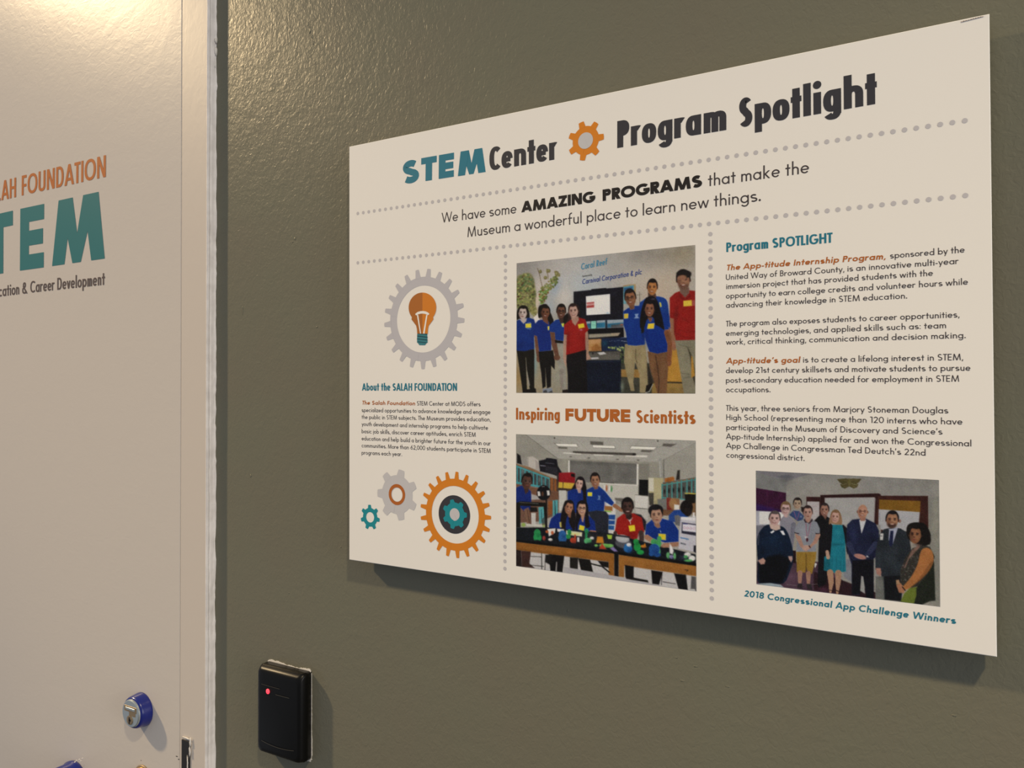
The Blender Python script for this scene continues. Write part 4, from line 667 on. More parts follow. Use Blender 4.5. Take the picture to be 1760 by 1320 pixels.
M_PAPER = mat('white_print_face', (0.84, 0.84, 0.84), 0.6, 0.25); relief(M_PAPER, [(700, 2, 0, 0.06, (1, 1, 1))], 0.3)
M_FOAM = mat('foam_board_edge', (0.80, 0.78, 0.74), 0.8, 0.2)
def inkm(name, h): return mat(name, ink(h), 0.58, 0.25)
I_TEAL = inkm('teal_ink', '1f6672'); I_TEAL2 = inkm('teal_green_ink', '18787a'); I_BLACK = inkm('charcoal_ink', '302e30'); I_BLK2 = inkm('black_ink', '1d1917'); I_TXT = inkm('body_ink', '3a3230')
I_ORG = inkm('orange_ink', 'c2701a'); I_RUST = inkm('rust_ink', 'a0561f'); I_GREY = inkm('grey_ink', 'aaa29c'); I_DOT = inkm('dot_ink', 'ada49c'); I_PAP = inkm('pale_ink', 'd6cbb9')
I_DKO = inkm('dark_orange_ink', '9a5820'); I_BULB = inkm('bulb_orange_ink', 'bd6c1c'); I_DTEAL = inkm('deep_teal_ink', '123c42'); I_MTEAL = inkm('bulb_teal_ink', '2e6a6c'); I_SKY = inkm('sky_teal_ink', '3c7c92'); I_NAVY = inkm('navy_ink', '37447a'); I_LIGHTG = inkm('light_grey_ink', 'b2aaa1')
M_PHOTO = mat('photo_print', (1, 1, 1), 0.5, 0.15)
_a = nd(M_PHOTO, 'ShaderNodeAttribute', attribute_name='ink'); lk(M_PHOTO, _a.outputs['Color'], M_PHOTO.node_tree.nodes['Principled BSDF'].inputs['Base Color'])
M_BLACKP = mat('black_reader_plastic', (0.003, 0.003, 0.003), 0.33, 0.22); relief(M_BLACKP, [(900, 2, 0, 0.05, (1, 1, 1))], 0.5)
M_GROOVE = mat('worn_groove_edge', (0.06, 0.055, 0.045), 0.5, 0.4)
M_BLUE = mat('blue_plastic', (0.003, 0.013, 0.205), 0.28, 0.5, coat=0.3)
M_STEEL = mat('satin_chrome', (0.50, 0.56, 0.58), 0.30, 0.5, metal=0.75)
M_BRASS = mat('polished_brass', (0.78, 0.52, 0.20), 0.22, 0.5, metal=1.0)
M_WORN = mat('worn_brass', (0.30, 0.23, 0.15), 0.45, 0.5, metal=0.5)
M_DARK = mat('dark_metal', (0.018, 0.017, 0.016), 0.45, 0.4)
M_LED = mat('red_led', (0.9, 0.02, 0.03), 0.3, 0.5)
_b = M_LED.node_tree.nodes['Principled BSDF']; _b.inputs['Emission Color'].default_value = (1, 0.05, 0.08, 1); _b.inputs['Emission Strength'].default_value = 1.6
M_FLOOR = mat('grey_floor', (0.20, 0.20, 0.19), 0.6, 0.3); tint(M_FLOOR, 3, 0.5, (0.26, 0.25, 0.24))

# ------------------------------------------------------------------ setting
XE = at(356, 660, DOOR_Y)[0]                  # right-hand edge of the door frame
bm = bmesh.new(); bx(bm, XE-0.02, 2.2, WALL_Y, WALL_Y+0.12, 0, HZ+1.5); wall = tag(obj('wall_back', bm, M_WALL), kind='structure')
bm = bmesh.new(); bx(bm, -1.80, 2.2, -3.2, WALL_Y+0.12, -0.06, 0); tag(obj('floor', bm, M_FLOOR), kind='structure')
# door frame: face strip, chipped white arris, and the return painted with the wall
DY = DOOR_Y; XG = at(311.5, 700, DY)[0]; XA = at(356, 660, DY)[0]
fr = bpy.data.objects.new('trim_1', None); link(fr); tag(fr, kind='structure')
def frame_piece(name, prof, m, z0=0, z1=HZ+1.5, n=2, wob=0, seed=1):
    bm = bmesh.new(); rr = random.Random(seed); rings = []; off = 0
    for k in range(n):
        z = z0+(z1-z0)*k/(n-1); off = off*.72+rr.uniform(-wob, wob); o2 = off if rr.random() > .04 else off+wob*2.0
        rings.append([(x, y+(o2 if w else 0), z) for x, y, w in prof])
    loft(bm, rings); bmesh.ops.recalc_face_normals(bm, faces=bm.faces); return obj(name, bm, m, fr)
frame_piece('frame_face', [(XG, DY, 0), (XA-.0015, DY, 0), (XA-.0015, WALL_Y+.02, 0), (XG, WALL_Y+.02, 0)], M_FRAME)
YA = WALL_Y                                   # the white paint runs round the arris down to a ragged line at the wall
bm = bmesh.new(); rr = random.Random(4); o1 = o2 = o3 = 0; rings = []
for k in range(300):
    z = HZ-.6+1.8*k/299; o1 = o1*.8+rr.uniform(-.00022, .00022); o2 = o2*.7+rr.uniform(-.0003, .0003); o3 = o3*.75+rr.uniform(-.0007, .0007)
    j3 = o3+(.0012 if rr.random() > .965 else 0)
    rings.append([(x, y, z) for x, y in ((XA-.0024, DY-.0001), (XA-.0012, DY-.0004+o1*.5), (XA-.0002+o1, DY+.0003), (XA+.0003+o1, DY+.0020), (XA-.0006+o1, DY+.0042+o2), (XA+.0001, DY+.0062+o2), (XA+.0003+o2, YA-.0022), (XA+.0007+j3*.6, YA-.0012), (XA+.0018+j3, YA-.0001), (XA+.0018+j3, YA+.001), (XA-.0024, YA+.001))])
loft(bm, rings); bmesh.ops.recalc_face_normals(bm, faces=bm.faces); obj('frame_edge', bm, M_EDGE, fr)
# chipped lumps on the arris
def lump(name, u, v, y, rx, rz, ry, m, parent, seed=0, rough=.35):
    c = at(u, v, y); bm = bmesh.new(); bmesh.ops.create_icosphere(bm, subdivisions=2, radius=1); rr = random.Random(seed)
    for q in bm.verts:
        f = 1+rr.uniform(-rough, rough); q.co = Vector((c[0]+q.co.x*rx*f, c[1]+q.co.y*ry*f, c[2]+q.co.z*rz*f))
    return obj(name, bm, m, parent, True)
for i, (u, v, rx, rz) in enumerate(((371, 88, .0016, .005), (369, 112, .0012, .006), (371.5, 70, .001, .003), (366, 592, .001, .004), (366, 860, .001, .004), (364, 1090, .0012, .003))):
    lump('paint_chip', u, v, YA-.0014, rx, rz, .0022, M_CHIP, fr, i)
# strike hole in the frame face
c0 = at(314, 1270, DY); c1 = at(327, 1330, DY)
bm = bmesh.new(); bx(bm, c0[0]-.0005, c1[0], DY-.0016, DY+.004, c1[2]-.02, c0[2], .0006); stp = obj('strike_plate', bm, M_DARK, fr)
lump('paint_chip', 320, 1268.5, DY-.0015, .0075, .0011, .0012, M_CHIP, fr, 12); lump('paint_chip', 327, 1276, DY-.0018, .0012, .006, .001, M_CHIP, fr, 13); lump('paint_chip', 326, 1293, DY-.0018, .0011, .0075, .001, M_CHIP, fr, 14, .5); lump('paint_chip', 322.5, 1311, DY-.0018, .0010, .008, .0008, M_CHIP, fr, 15, .6)

# door leaf with vinyl lettering and hardware
door = bpy.data.objects.new('door_1', None); link(door); tag(door, kind='structure')
bm = bmesh.new(); bx(bm, -1.22, XG-.0014, DY, DY+.045, 0.008, HZ+1.5, .0008, 1); obj('door_leaf', bm, M_DOOR, door)
V_ORG = mat('orange_vinyl', [c*.84 for c in ink('b4652c')], 0.4, 0.15); V_TEAL = mat('teal_vinyl', [c*.84 for c in ink('336e6a')], 0.4, 0.15); V_GREY = mat('grey_vinyl', [c*.90 for c in ink('5a4c44')], 0.4, 0.15)
Hp = lambda u: 0.4572/(710+(u-600)*.360)       # metres per pixel of height at survey column u
def door_text(segs, m):
    P = []
    for t, st, p0, p1, cap in segs: fit_text(P, t, st, p0, p1, cap, DY)
    flat('lettering', P, m, DY-.0003, door)
_capz = lambda u, v0, v1, y: abs(at(u, v0, y)[2]-at(u, v1, y)[2])
cF = _capz(181, 303.9, 266.5, DY)
STY['dcond'] = dict(w=.175, k=.5, x=.66, a=1.05, e=2.3, t=.8, sb=.07)
door_text([('FOUNDATION', 'dcond', (37.5, 336.3), (182, 304), cF), ('AH', 'dcond', (2.3, 344.5), (27.8, 338.8), cF), ('SAL', 'dcond', (-38, 353.5), (1.0, 344.8), cF)], V_ORG)
cS = _capz(175, 445, 328.5, DY)
STY['dx'] = dict(w=.26, k=.5, x=.7, a=1.05, e=2.2, t=.92, sb=.06)
Pm = []
for (x0, y0), cap_ in (((0, 0), 0),):
    a = at(89.8, 457.3, DY); b = at(180.2, 444.3, DY); zb = (a[2]+b[2])/2; Wm = b[0]-a[0]
    def mp(fx, fz): return (a[0]+fx*Wm, a[2]+(b[2]-a[2])*fx+fz*cS)
    # heavy splayed M drawn by its corners
    for q in (((0, 0), (.245, 0), (.40, 1), (.125, 1)), ((.755, 0), (1, 0), (.885, 1), (.60, 1)), ((.40, 0), (.56, 0), (.40, 1), (.16, 1)), ((.40, 0), (.56, 0), (.84, 1), (.60, 1))): Pm.append([mp(*p) for p in q])
fit_text(Pm, 'E', 'dx', (34.5, 465.2), (75.3, 459.6), cS, DY); fit_text(Pm, 'T', 'dx', (-24, 474.2), (22, 467.2), cS, DY); fit_text(Pm, 'S', 'dx', (-76, 482), (-32, 475), cS, DY)
flat('lettering', Pm, V_TEAL, DY-.0003, door)
cD = _capz(97, 498, 477.5, DY)
door_text([('Career Development', 'dcond', (52.3, 503.3), (180.5, 489.4), cD), ('&', 'dcond', (38.4, 505.4), (47.4, 504.3), cD), ('Education', 'dcond', (-22, 512.5), (33.2, 505.8), cD)], V_GREY)
# lock cylinder: blue collar, steel face, keyway
def hw(u, v, y): p = at(u, v, y); return p[0], p[2]
lx, lz = hw(245, 1218.8, DY); R0 = _capz(250, 1190, 1248, DY)/2
bm = bmesh.new(); turned(bm, lx, lz, [(R0, DY+.001), (R0, DY-.002), (R0*.97, DY-.006), (R0*.93, DY-.0125), (R0*.88, DY-.0150), (R0*.80, DY-.0155)]); col = obj('lock_collar', bm, M_BLUE, door, True)
bm = bmesh.new(); turned(bm, lx, lz, [(R0*.82, DY-.014), (R0*.80, DY-.0172), (R0*.75, DY-.0180), (R0*.02, DY-.0180)]); cyl = obj('lock_cylinder', bm, M_STEEL, door)
bm = bmesh.new(); bx(bm, lx-R0*.56, lx+R0*.60, DY-.0184, DY-.0178, lz+R0*.10, lz+R0*.44, .0004, 1); bx(bm, lx-R0*.10, lx+R0*.50, DY-.0184, DY-.0178, lz-R0*.12, lz+R0*.14, .0004, 1); obj('lock_badge', bm, M_WORN, cyl)
bm = bmesh.new(); bx(bm, lx-R0*.42, lx+R0*.45, DY-.0187, DY-.0181, lz+R0*.20, lz+R0*.34, .0002, 1)
for i in range(5): bx(bm, lx-R0*(.34-.16*i), lx-R0*(.26-.16*i), DY-.0190, DY-.0184, lz+R0*.22, lz+R0*.32)
obj('lock_badge_relief', bm, M_STEEL, cyl)
bm = bmesh.new(); turned(bm, lx-R0*.02, lz-R0*.38, [(R0*.27, DY-.0178), (R0*.27, DY-.0188), (R0*.22, DY-.0190), (R0*.02, DY-.0190)], 32); obj('plug', bm, M_WORN, cyl, False)
bm = bmesh.new(); bx(bm, lx-R0*.07, lx+R0*.03, DY-.0193, DY-.0186, lz-R0*.58, lz-R0*.20, 0); bx(bm, lx-R0*.05, lx+R0*.12, DY-.0193, DY-.0186, lz-R0*.42, lz-R0*.30, 0); obj('keyway', bm, M_DARK, cyl)
# brass thumb turn / cylinder cut by the lower edge of the frame
kx, kz = hw(246.5, 1338, DY); rk = .0165
bm = bmesh.new(); turned(bm, kx, kz, [(rk*1.10, DY+.001), (rk*1.10, DY-.0015), (rk*1.02, DY-.0022)]); obj('brass_rim', bm, M_WORN, door, True)
bm = bmesh.new(); turned(bm, kx-.0005, kz, [(rk*.98, DY-.001), (rk*.96, DY-.004), (rk*.82, DY-.0068), (rk*.5, DY-.0085), (rk*.05, DY-.009)]); obj('brass_cylinder', bm, M_BRASS, door, True)
# blue sleeved knob, mostly below the picture
bxp, bz = hw(130, 1342, DY); rb = at(150.5, 1330, DY)[0]-bxp; rb = max(rb, .02)
bm = bmesh.new(); turned(bm, bxp, bz, [(rb*.96, DY+.001), (rb, DY-.003), (rb, DY-.006), (rb*.93, DY-.009), (rb*.93, DY-.05), (rb*.88, DY-.056), (rb*.6, DY-.06), (.001, DY-.06)]); knob = obj('door_knob', bm, M_BLUE, door, True)
for i, (u, v) in enumerate(((132, 1307), (137, 1305.5), (142, 1303.5), (139, 1308), (129, 1309.5))): lump('paint_fleck', u, v, DY-.010, .0011, .0008, .0012, M_CHIP, knob, 40+i, .5)
# small marks on the door
for u, v, a_, b_ in ((304, 1300, .0022, .0006), (307, 1305, .0013, .0006), (242.5, 1307, .0006, .0006)): lump('scuff_mark', u, v, DY-.0001, a_, b_, .0002, M_DARK, door, int(u), .4)

# little lumps and drips in the wall paint
for i, (u, v, a_, b_) in enumerate(((507, 411, .0016, .0028), (503, 416, .001, .001), (545, 562, .0014, .0010), (431, 818, .0016, .0022), (417, 534, .0011, .006), (530, 42, .0010, .003), (533, 52, .0012, .004), (536.5, 63, .0011, .003), (539, 74, .0010, .0022), (586, 940, .001, .001), (976, 1050, .0008, .0016), (497, 1019, .001, .001), (1162, 1130, .002, .0009), (1195, 1145, .0025, .0009), (1172, 1170, .003, .0008), (1250, 1180, .002, .0008), (1640, 1230, .002, .001))):
    lump('paint_lump', u, v, WALL_Y+.0001, a_, b_, .0005 if u < 1000 else .0003, M_WALL, wall, 70+i, .4)

# ------------------------------------------------------------------ card reader on the wall
rd = bpy.data.objects.new('card_reader', None); link(rd)
q0 = at(460, 1135, WALL_Y); q1 = at(536, 1154, WALL_Y); q2 = at(536, 1306, WALL_Y)
rx0, rx1, rz1, rz0 = q0[0], q1[0], (q0[2]+q1[2])/2, q2[2]
rd.location = ((rx0+rx1)/2, WALL_Y, rz0); W2, HH, DP = (rx1-rx0)/2, rz1-rz0, .0185
tag(rd, 'black plastic access card reader with a glowing red light on the grey wall', 'card reader')
def rrect(hx_, z0, z1, r, y, n=6, bow=0):
    o = []
    for cx, cz, a0 in ((hx_-r, z1-r, 0), (-hx_+r, z1-r, 90), (-hx_+r, z0+r, 180), (hx_-r, z0+r, 270)):
        for i in range(n+1):
            t = math.radians(a0+90*i/n); x = cx+r*math.cos(t); o.append((x, y+bow*(x/hx_)**2, cz+r*math.sin(t)))
    return o
bm = bmesh.new()
loft(bm, [rrect(W2, 0, HH, .004, 0), rrect(W2, 0, HH, .004, -.010), rrect(W2-.0006, .0006, HH-.0006, .005, -DP+.0055, bow=.0005), rrect(W2-.0013, .0010, HH-.0032, .006, -DP+.0022, bow=.0008), rrect(W2-.0028, .0022, HH-.0052, .006, -DP+.0006, bow=.0010), rrect(W2-.0062, .0052, HH-.0088, .006, -DP, bow=.0010)])
bmesh.ops.recalc_face_normals(bm, faces=bm.faces); body = obj('reader_body', bm, M_BLACKP, rd, True)
def bar(bm, x0, z0, x1, z1, w=.0007, n=8, sag=0):
    for i in range(n):
        def p(t): x = x0+(x1-x0)*t; return x, z0+(z1-z0)*t-sag*4*t*(1-t), -DP+.0010*(x/W2)**2-.0001
        a, b = p(i/n), p((i+1)/n)
        vs = [bm.verts.new((x, y, z+s)) for (x, z, y), s in ((a, -w/2), (b, -w/2), (b, w/2), (a, w/2))]; bm.faces.new(vs)
gx = lambda f: -W2+f*2*W2
for g_ in ((gx(.13), HH*.795, gx(.55), HH*.795, .0005), (gx(.46), HH*.720, gx(.76), HH*.720, .0006), (gx(.13), HH*.145, gx(.86), HH*.145, .0006, 14, .0022)):
    bm = bmesh.new(); bar(bm, *g_); obj('face_groove', bm, M_GROOVE, body)
ledp = at(460, 1188.5, WALL_Y-DP); lx_, lz_ = ledp[0]-rd.location[0], ledp[2]-rz0
bm = bmesh.new(); loft(bm, [[(lx_+r*math.cos(2*math.pi*i/20), y, lz_+r*1.15*math.sin(2*math.pi*i/20)) for i in range(20)] for r, y in ((.0026, -DP+.002), (.0026, -DP-.0002), (.0018, -DP-.0008), (.0003, -DP-.001))]); bmesh.ops.recalc_face_normals(bm, faces=bm.faces)
obj('indicator_light', bm, M_LED, body, True)
# ragged unpainted line left round the case
bm = bmesh.new(); rr = random.Random(5)
def ragged(pts, wid):
    for (x0, z0), (x1, z1) in zip(pts, pts[1:]):
        n = 40; L = math.hypot(x1-x0, z1-z0); nx, nz = -(z1-z0)/L, (x1-x0)/L; w_ = .5; prev = None
        for i in range(n+1):
            w_ = min(1.4, max(0.05, w_+rr.uniform(-.45, .45))); t = i/n; x, z = x0+(x1-x0)*t, z0+(z1-z0)*t; w = wid*w_*(0 if i in (0, n) else 1)
            cur = [bm.verts.new((x-nx*.0012, -.0009, z-nz*.0012)), bm.verts.new((x+nx*w, -.0007, z+nz*w)), bm.verts.new((x+nx*w, 0.0002, z+nz*w))]
            if prev:
                bm.faces.new((prev[0], prev[1], cur[1], cur[0])); bm.faces.new((prev[1], prev[2], cur[2], cur[1]))
            prev = cur
ragged([(-W2+.001, HH), (W2-.001, HH)], .0017); ragged([(W2, HH-.002), (W2, .004)], .0009); ragged([(W2, .007), (W2-.001, 0), (W2-.008, 0)], .0019)
obj('paint_remnant', bm, M_CHIP, rd)

# ------------------------------------------------------------------ the information board
bd = bpy.data.objects.new('poster_board', None); link(bd); C4 = [at(600, 962, 0), at(1713.5, 1129.5, 0), at(1700.5, 23.5, 0), at(600, 252, 0)]
bd.location = C4[0]; BO = C4[0]
tag(bd, 'white printed information board with three photos and gear drawings on the grey wall', 'poster board')
def bobj(o): o.location = (-BO[0], -BO[1], -BO[2]); return o
bm = bmesh.new(); TH = .0095
fr_ = [bm.verts.new(p) for p in C4]; bk_ = [bm.verts.new((p[0], p[1]+TH, p[2])) for p in C4]
bm.faces.new(fr_); bm.faces.new(list(reversed(bk_)))
for i in range(4): bm.faces.new((fr_[(i+1) % 4], fr_[i], bk_[i], bk_[(i+1) % 4]))
bmesh.ops.recalc_face_normals(bm, faces=bm.faces)
edge = [e for e in bm.edges if all(abs(v.co.y) < 1e-6 for v in e.verts)]; bmesh.ops.bevel(bm, geom=edge, offset=.0005, segments=1, affect='EDGES')
panel = bobj(obj('panel', bm, [M_PAPER, M_FOAM], bd))
for p in panel.data.polygons:
    if abs(p.normal.y) < .5: p.material_index = 1
for fx, fz in ((.12, .12), (.88, .12), (.12, .88), (.88, .88)):
    x = C4[0][0]+fx*.6096; z = C4[0][2]+fz*.4572; bm = bmesh.new(); bx(bm, x-.025, x+.025, TH, WALL_Y, z-.025, z+.025); bobj(obj('mounting_pad', bm, M_FOAM, bd))
# frayed top edge near the right-hand corner
a_, b_ = at(1655, 32.5, 0), at(1686, 26.8, 0); bm = bmesh.new(); rr = random.Random(2)
for i in range(9):
    t = i/8; u = 1654+33*t; p = at(u, 24.2+(1700-u)*.2075+1.6+1.6*(1-t), 0); bx(bm, p[0]-.0009, p[0]+.0012, -.0004, .0004, p[2]-.0004, p[2]+.0002*rr.random())
bobj(obj('frayed_edge', bm, mat('torn_paper', (.55, .48, .44), .8), bd))
PY = -.00012                                   # printed layers lie just proud of the paper
def pf(name, polys, m, k=0, label=None):
    o = bobj(flat(name, polys, m, PY-k*.0001, bd))
    if label: o['label'] = label
    return o
def line(P, t, st, u0, v0, u1, v1, cap): fit_text(P, t, st, (u0, v0), (u1, v1), cap*.4572, 0)
# headline
P = []; 
a = at(691.6, 317.5, 0); STY['stem'] = dict(w=.34, k=.6, x=.7, a=1.05, e=2.1, t=.80, sb=.09); line(P, 'STE', 'stem', 691.6, 317.3, 780, 303.6, .0535); 
ma, mb = at(787.2, 302.8, 0), at(834.8, 295.6, 0); cap_ = .0535*.4572
def mq(fx, fz): return (ma[0]+fx*(mb[0]-ma[0]), ma[2]+(mb[2]-ma[2])*fx+fz*cap_)
for q in (((0, 0), (.26, 0), (.40, 1), (.10, 1)), ((.74, 0), (1, 0), (.88, 1), (.60, 1)), ((.41, 0), (.57, 0), (.40, 1), (.14, 1)), ((.41, 0), (.57, 0), (.86, 1), (.60, 1))): P.append([mq(*p) for p in q])
pf('headline_text', P, I_TEAL, label='teal headline lettering')
for a_ in (('Center', 'condx', 841.3, 293.9, 957.5, 273.5, .0505), ('Program', 'condx', 1060.9, 254.6, 1248.4, 223.4, .0530), ('Spotlight', 'condx', 1270.4, 219.8, 1507.3, 178.3, .0530)):
    P = []; line(P, *a_); pf('headline_text', P, I_BLACK)
P = []; line(P, 'AMAZING', 'xbold', 896, 365.2, 1023.2, 347.4, .0228); line(P, 'PROGRAMS', 'xbold', 1036, 345.6, 1206.8, 321.1, .0228)
pf('slogan_text', P, I_BLK2, label='heavy black slogan lettering')
P = []; line(P, 'We have some', 'light', 759, 382.9, 887.7, 366.4, .0222); line(P, 'that make the', 'light', 1217, 320.3, 1390.7, 296.9, .0222); line(P, 'Museum a wonderful place to learn new things.', 'light', 803.6, 407.6, 1307.3, 345.5, .0222); pf('slogan_text', P, I_TXT)
# dotted rules
def disc(u, v, r, n=14):
    p = at(u, v, 0); return [(p[0]+r*math.cos(2*math.pi*i/n), p[2]+r*math.sin(2*math.pi*i/n)) for i in range(n)]
def disc3(x, z, r, n=14): return [(x+r*math.cos(2*math.pi*i/n), z+r*math.sin(2*math.pi*i/n)) for i in range(n)]
def dots(p0, p1, step, r):
    a, b = at(*p0, 0), at(*p1, 0); L = math.hypot(b[0]-a[0], b[2]-a[2]); n = round(L/step)
    return [disc3(a[0]+(b[0]-a[0])*i/n, a[2]+(b[2]-a[2])*i/n, r) for i in range(n+1)]
st = at(624.3, 365.5, 0)[0]-at(615, 366.8, 0)[0]
stv = at(868.6, 440, 0)[2]-at(868.6, 452.36, 0)[2]
P = dots((615, 366.8), (1658.1, 207.3), (at(987.3, 311, 0)[0]-at(615, 366.8, 0)[0])/34, .00183)
pf('dotted_rule', P, I_DOT); P = dots((615, 451.6), (1659.1, 335.9), (at(987.3, 311, 0)[0]-at(615, 366.8, 0)[0])/34, .00183)
pf('dotted_rule', P, I_DOT); pf('dotted_rule', dots((868.8, 440), (867.9, 977.2), stv, .00183), I_DOT); pf('dotted_rule', dots((1220.9, 402.3), (1223.4, 1028.3), stv, .00183), I_DOT)
# gears
def gear(u, v, R, r, hole, n, ph, m, name='gear_emblem', k=0, tip=.26, root=.46, label=None):
    c = at(u, v, 0); cx, cz = c[0], c[2]; P = []; H = .4572; R *= H; r *= H; hole *= H; N = n*8
    for i in range(N):
        a0, a1 = 2*math.pi*i/N, 2*math.pi*(i+1)/N
        P.append([(cx+hole*math.cos(a0), cz+hole*math.sin(a0)), (cx+r*math.cos(a0), cz+r*math.sin(a0)), (cx+r*math.cos(a1), cz+r*math.sin(a1)), (cx+hole*math.cos(a1), cz+hole*math.sin(a1))])
    for i in range(n):
        t = math.radians(ph)+2*math.pi*i/n; w = 2*math.pi/n
        P.append([(cx+q*math.cos(t+s*w), cz+q*math.sin(t+s*w)) for q, s in ((r*.97, -root*.62), (r*1.02, -root*.5), (R, -tip*.5), (R*1.004, 0), (R, tip*.5), (r*1.02, root*.5), (r*.97, root*.62))])
    return pf(name, P, m, k, label)
def ringp(u, v, r0, r1, m, name, k, label=None):
    c = at(u, v, 0); N = 48; P = []
    for i in range(N):
        a0, a1 = 2*math.pi*i/N, 2*math.pi*(i+1)/N
        P.append([(c[0]+q*.4572*math.cos(a), c[2]+q*.4572*math.sin(a)) for q, a in ((max(r0, .0001), a0), (r1, a0), (r1, a1), (max(r0, .0001), a1))])
    return pf(name, P, m, k, label)
gear(727.2, 548.2, .1136, .0960, .0763, 21, -90, I_GREY, label='large grey gear drawing')
gear(781.8, 884.6, .0950, .0795, .0634, 21, -85, I_ORG, label='large orange gear drawing')
ringp(780.8, 884.2, 0, .0425, I_BLACK, 'gear_emblem', 0, 'charcoal disc inside the orange gear'); gear(781.7, 883.9, .0328, .0262, .0134, 7, 1, I_TEAL2, k=1, label='small teal gear inside the orange gear', tip=.32, root=.55); ringp(781.2, 884.1, 0, .0140, I_LIGHTG, 'gear_emblem', 1)
gear(682.6, 850.1, .0590, .0452, .0160, 7, 180, I_LIGHTG, label='pale grey gear drawing', tip=.32, root=.52); ringp(682.4, 850, .0166, .0243, I_RUST, 'gear_emblem', 1, 'rust ring in the pale grey gear')
gear(636.3, 889.0, .0295, .0222, .0123, 7, 94, I_TEAL2, label='small teal gear drawing', tip=.30, root=.52)
gear(1006.8, 241.6, .0398, .0292, .0150, 7, 2, I_ORG, label='orange gear in the headline', tip=.32, root=.52); ringp(1006.5, 241.8, 0, .0165, I_LIGHTG, 'gear_emblem', 1)
# light bulb drawing (corner points on the sheet)
def zp(x, y): p = at(590+x/6.286, 430+y/6.286, 0); return (p[0], p[2])
def half(sg):
    o = []
    for i in range(19):
        t = math.radians(90-i*7.2); o.append((857+sg*149*math.cos(t), 620-162*math.sin(t)))
    o += [(857+sg*118, 748), (857+sg*85, 792), (857+sg*68, 815), (857+sg*60, 850), (857+sg*56, 905), (857, 905)]
    return o
def earfan(o): return [[zp(857, o[i][1]), zp(*o[i]), zp(*o[i+1]), zp(857, o[i+1][1])] for i in range(len(o)-1)]
pf('bulb_emblem', earfan(half(-1)), I_DKO, 1, 'dark orange half of the bulb'); pf('bulb_emblem', earfan(half(1)), I_BULB, 1, 'bright orange half of the bulb')
P = [[zp(*p) for p in q] for q in (((797, 700), (812, 700), (842, 900), (832, 902)), ((898, 700), (912, 700), (880, 902), (864, 900)))]
ar = [(783, 700), (780, 688), (805, 668), (835, 659), (862, 657), (890, 661), (915, 672), (932, 688), (925, 699)]; ai = [(790, 704), (800, 700), (815, 692), (838, 686), (860, 685), (885, 688), (905, 697), (915, 700), (922, 700)]
P += [[zp(*ar[i]), zp(*ar[i+1]), zp(*ai[i+1]), zp(*ai[i])] for i in range(8)]
pf('bulb_emblem', P, I_PAP, 2, 'pale filament of the bulb')
pf('bulb_emblem', [[zp(*p) for p in q] for q in (((800, 904), (908, 904), (912, 1000), (798, 1000)), ((798, 990), (912, 990), (884, 1026), (824, 1026)))], I_MTEAL, 1, 'teal screw base of the bulb')
pf('bulb_emblem', [[zp(*p) for p in q] for q in (((805, 902), (908, 902), (908, 912), (805, 906)), ((800, 922), (912, 936), (912, 946), (800, 932)), ((798, 954), (912, 966), (912, 976), (798, 962)), ((805, 986), (905, 996), (890, 1002), (812, 994)))], I_DTEAL, 2)
# left column
P = []; line(P, 'About the SALAH FOUNDATION', 'cond', 622.2, 671.3, 785.6, 671.7, .0172); pf('heading_text', P, I_TEAL, label='teal heading over the left column')
P = []; line(P, 'The Salah Foundation', 'bold', 622.2, 695.4, 713.8, 696.7, .0095); pf('body_text', P, I_RUST, label='rust opening words, left column')
P = []; c_ = .0098
for t, u0, v0, u1, v1 in (('STEM Center at MODS offers', 716.7, 696.8, 826, 698.3), ('specialized opportunities to advance knowledge and engage', 621.7, 708, 843, 711.8), ('the public in STEM subjects. The Museum provides education,', 621.7, 719.9, 843.5, 724.5), ('youth development and internship programs to help cultivate', 621.7, 731.9, 838.9, 738.8), ('basic job skills, discover career aptitudes, enrich STEM', 621.7, 744.4, 817.6, 750.8), ('education and help build a brighter future for the youth in our', 621.7, 756.7, 843.5, 765.6), ('communities. More than 62,000 students participate in STEM', 621.7, 768.7, 843.3, 778.6), ('programs each year.', 621.7, 781.1, 691.1, 784)):
    line(P, t, 'medium', u0, v0, u1, v1, c_)
pf('body_text', P, I_TXT)
# middle column
P = []; line(P, 'Inspiring', 'cond', 887, 721, 962.2, 722.9, .0248); pf('heading_text', P, I_RUST, label='rust heading between the two photos'); P = []; line(P, 'Scientists', 'cond', 1093.8, 726.8, 1195.6, 729, .0248); pf('heading_text', P, I_RUST, label='rust heading between the two photos')
P = []; line(P, 'FUTURE', 'xbold', 972, 723.2, 1083.3, 725.8, .0250); pf('heading_text', P, I_RUST)
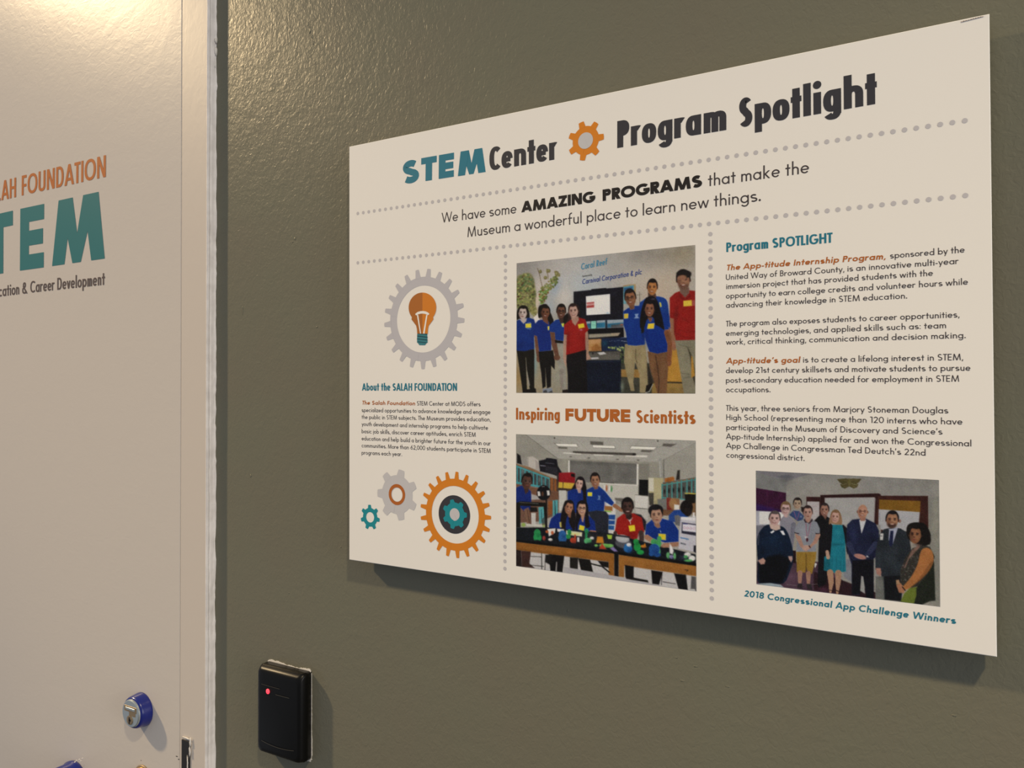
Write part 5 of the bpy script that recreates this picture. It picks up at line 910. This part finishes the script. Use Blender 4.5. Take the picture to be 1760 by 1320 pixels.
# right column
P = []; line(P, 'Program SPOTLIGHT', 'cond', 1248.4, 433.3, 1431, 416.8, .0172); pf('heading_text', P, I_TEAL, label='teal heading over the right column')
P = []; line(P, 'The App-titude Internship Program,', 'bold', 1248.4, 464.9, 1523, 445.3, .0104); line(P, "App-titude's goal", 'bold', 1247.8, 625, 1375.3, 623.4, .0104); pf('body_text', P, I_RUST, label='rust opening words, right column')
P = []; c_ = .0103
for t, u0, v0, u1, v1 in (('sponsored by the', 1529.6, 444.4, 1658, 433.9), ('United Way of Broward County, is an innovative multi-year', 1247.8, 481.4, 1647.8, 453.4), ('immersion project that has provided students with the', 1248.4, 497, 1603.5, 474), ('opportunity to earn college credits and volunteer hours while', 1247.8, 513.2, 1663.7, 489.1), ('advancing their knowledge in STEM education.', 1247.8, 529.1, 1559.1, 513),
    ('The program also exposes students to career opportunities,', 1247.8, 561.2, 1648.9, 545.5), ('emerging technologies, and applied skills such as: team', 1247.8, 577.4, 1625.9, 564), ('work, critical thinking, communication and decision making.', 1247.8, 592.5, 1659.7, 581.1),
    ('is to create a lifelong interest in STEM,', 1380.5, 623.2, 1655.2, 618.9), ('develop 21st century skillsets and motivate students to pursue', 1247.8, 641.4, 1668, 637.2), ('post-secondary education needed for employment in STEM', 1247.8, 657.9, 1648.4, 655.9), ('occupations.', 1247.8, 674.1, 1324.2, 674.1),
    ('This year, three seniors from Marjory Stoneman Douglas', 1247.8, 705.9, 1629.9, 710.5), ('High School (representing more than 120 interns who have', 1248.4, 721.8, 1654.3, 729.8), ("participated in the Museum of Discovery and Science's", 1248.4, 738.8, 1619.9, 746.9), ('App-titude Internship) applied for and won the Congressional', 1247.8, 754.5, 1669.4, 767.3), ("App Challenge in Congressman Ted Deutch's 22nd", 1247.8, 770.1, 1590.7, 783.2), ('congressional district.', 1248.4, 786.3, 1382.7, 792.3)):
    line(P, t, 'medium', u0, v0, u1, v1, c_)
pf('body_text', P, I_TXT)
P = []; STY['cap'] = dict(w=.20, k=.95, x=.66, a=1.05, e=2.05, sl=.14, sp=.40); line(P, '2018 Congressional App Challenge Winners', 'cap', 1279.2, 1024.9, 1643.9, 1072.7, .0113); pf('caption_text', P, I_TEAL, label='teal caption under the right photo')
# photographs
for fn, lab in ((photo_group, 'upper printed photo, group in blue and red shirts beside a screen'), (photo_lab, 'lower middle printed photo, students behind a bench of small models'), (photo_winners, 'right printed photo, ten people standing in an office')):
    o = bobj(fn().build('printed_photo', M_PHOTO, PY, bd)); o['label'] = lab
P = []
fit_text(P, 'Coral Reef', 'hand', (870+608/4.7147, 410+252/4.7147), (870+822/4.7147, 410+208/4.7147), .0056, 0); pf('photo_lettering', P, I_SKY, 2)
P = []; fit_text(P, 'Carnival Corporation & plc', 'hand', (870+617/4.7147, 410+370/4.7147), (870+1103/4.7147, 410+288/4.7147), .0046, 0); pf('photo_lettering', P, I_NAVY, 2)
P = []; fit_text(P, 'Sponsored by', 'hand', (870+617/4.7147, 410+312/4.7147), (870+698/4.7147, 410+300/4.7147), .0017, 0); pf('photo_lettering', P, I_TXT, 2)
